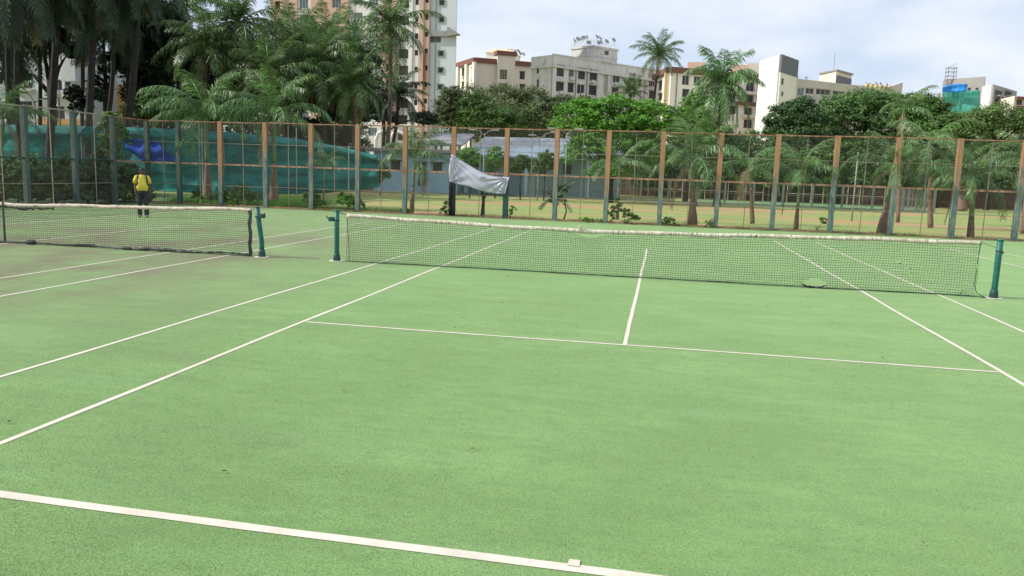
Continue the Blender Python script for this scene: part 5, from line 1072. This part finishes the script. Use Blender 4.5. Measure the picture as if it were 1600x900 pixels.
# --- blue bungalow
t=bldg('bungalow','pale blue single-storey bungalow with barred windows beyond the lawn',(-18,52)); rt=Root(t)
A=at(585,260,50);Bc=at(716,260,50);Cc=at(965,260,52); z1=at(650,238,50).z
core(t,[(A.x,50),(Bc.x,50),(Bc.x,58),(A.x,58)],z1,'sky_blue_wall'); f=Facade((A.x,50),(Bc.x,50),t,.2)
H=[f.rect(610.6,251.3,625.4,266),f.rect(652.8,254,665.5,290),f.rect(676,255,690.8,268.5)]; f.wall(0,f.L,0,z1,H,M['sky_blue_wall']); [f.window(h,'dark_frame','void',mull=2 if k!=1 else 0,ledge=True,bars=3 if k!=1 else 0) for k,h in enumerate(H)]
for h in (H[0],H[2]): f.strip('canopy',h[0]-.3,h[1]+.3,h[3]+.12,h[3]+.2,.2,.8,'old_white_wall')
b=MB(); b.box(((A.x+Bc.x)/2,53.6,z1+.12),(Bc.x-A.x+1.2,9,.22)); b.build('roof',M['grey_trim'],t)
z2=at(800,246,51).z; core(t,[(Bc.x+.05,53),(Cc.x,53),(Cc.x,58),(Bc.x+.05,58)],z2,'sky_blue_wall',name='rear_wall')
b=MB(); za=at(800,233,57).z; b.add([(Bc.x-.2,50.2,z2-.05),(Cc.x+.3,50.2,z2-.05),(Cc.x+.3,57.5,za),(Bc.x-.2,57.5,za),(Bc.x-.2,50.2,z2+.10),(Cc.x+.3,50.2,z2+.10),(Cc.x+.3,57.5,za+.15),(Bc.x-.2,57.5,za+.15)],[(3,2,1,0),(4,5,6,7),(0,1,5,4),(1,2,6,5),(2,3,7,6),(3,0,4,7)]); b.build('veranda_roof',M['blue_roof'],t)
x=Bc.x+.6
while x<Cc.x: b=MB(); b.box((x,50.6,z2/2),(.28,.28,z2-.1)); b.build('veranda_post',M['sky_blue_wall'],t); x+=2.6
f=Facade((Bc.x+.05,53),(Cc.x,53),t,.1)
for px in(735,765,803,840,880): h=f.rect(px,256,px+13,272); f.window((h[0],h[1],h[2],h[3]),'dark_frame','void',mull=1,ledge=False)
rt.done()
for k,(px,m,lb) in enumerate([(659,'pale_cloth','white garment hanging in the bungalow doorway'),(663,'blue_cloth','blue garment hanging in the bungalow doorway')]): at_ribbon('garment',[(px,271+k),(px,277),(px,283),(px-.5,289)],4,49.3,M[m],lb,'garment',seed=k)
# --- solar roofs
def solar(name,label,x0,x1,Yf,Yb,pyf,pyb,ncol,nrow):
    A=at(x0,pyf,Yf);Bc=at(x1,pyf,Yf); zf=A.z; zb=at((x0+x1)/2,pyb,Yb).z; t=empty(name,((A.x+Bc.x)/2,Yf,0),0,label,'solar roof'); W_=Bc.x-A.x; sl=math.atan2(zb-zf,Yb-Yf); Ls=math.hypot(zb-zf,Yb-Yf)
    rot=Matrix.Rotation(sl,3,'X'); b=MB(); b.box((0,(Yb-Yf)/2,(zf+zb)/2-.12),(W_,Ls,.12),rot); b.build('roof',M['grey_trim'],t)
    pw=W_/ncol; ph=Ls/nrow; b=MB(); b.box((0,0,0),(pw-.10,ph-.10,.05),rot); pmm=b.mesh('solar_panel',M['solar']); b=MB(); 
    b.box((0,0,-.03),(pw-.01,ph-.01,.05),rot); fm_=b.mesh('panel_frame',M['alu'])
    for i in range(ncol):
        for j in range(nrow):
            c=(-W_/2+pw*(i+.5),(j+.5)*ph*math.cos(sl),zf+(j+.5)*ph*math.sin(sl)); o=link('solar_panel',pmm,t,c); o2=link('panel_frame',fm_,o,(0,0,0))
    for x in(-W_/2+.3,0,W_/2-.3):
        for y,z in((.3,zf),(Yb-Yf-.3,zb)): b=MB(); b.box((x,y,(z-.15)/2),(.2,.2,z-.2)); b.build('post',M['grey_steel'],t)
solar('solar_shed','wide shed roof covered in solar panels above the blue bungalow',735,965,58,64,232,216,14,3)
solar('solar_shed','shorter shed roof with solar panels left of the wide one',655,722,58,63,224,208,5,3)
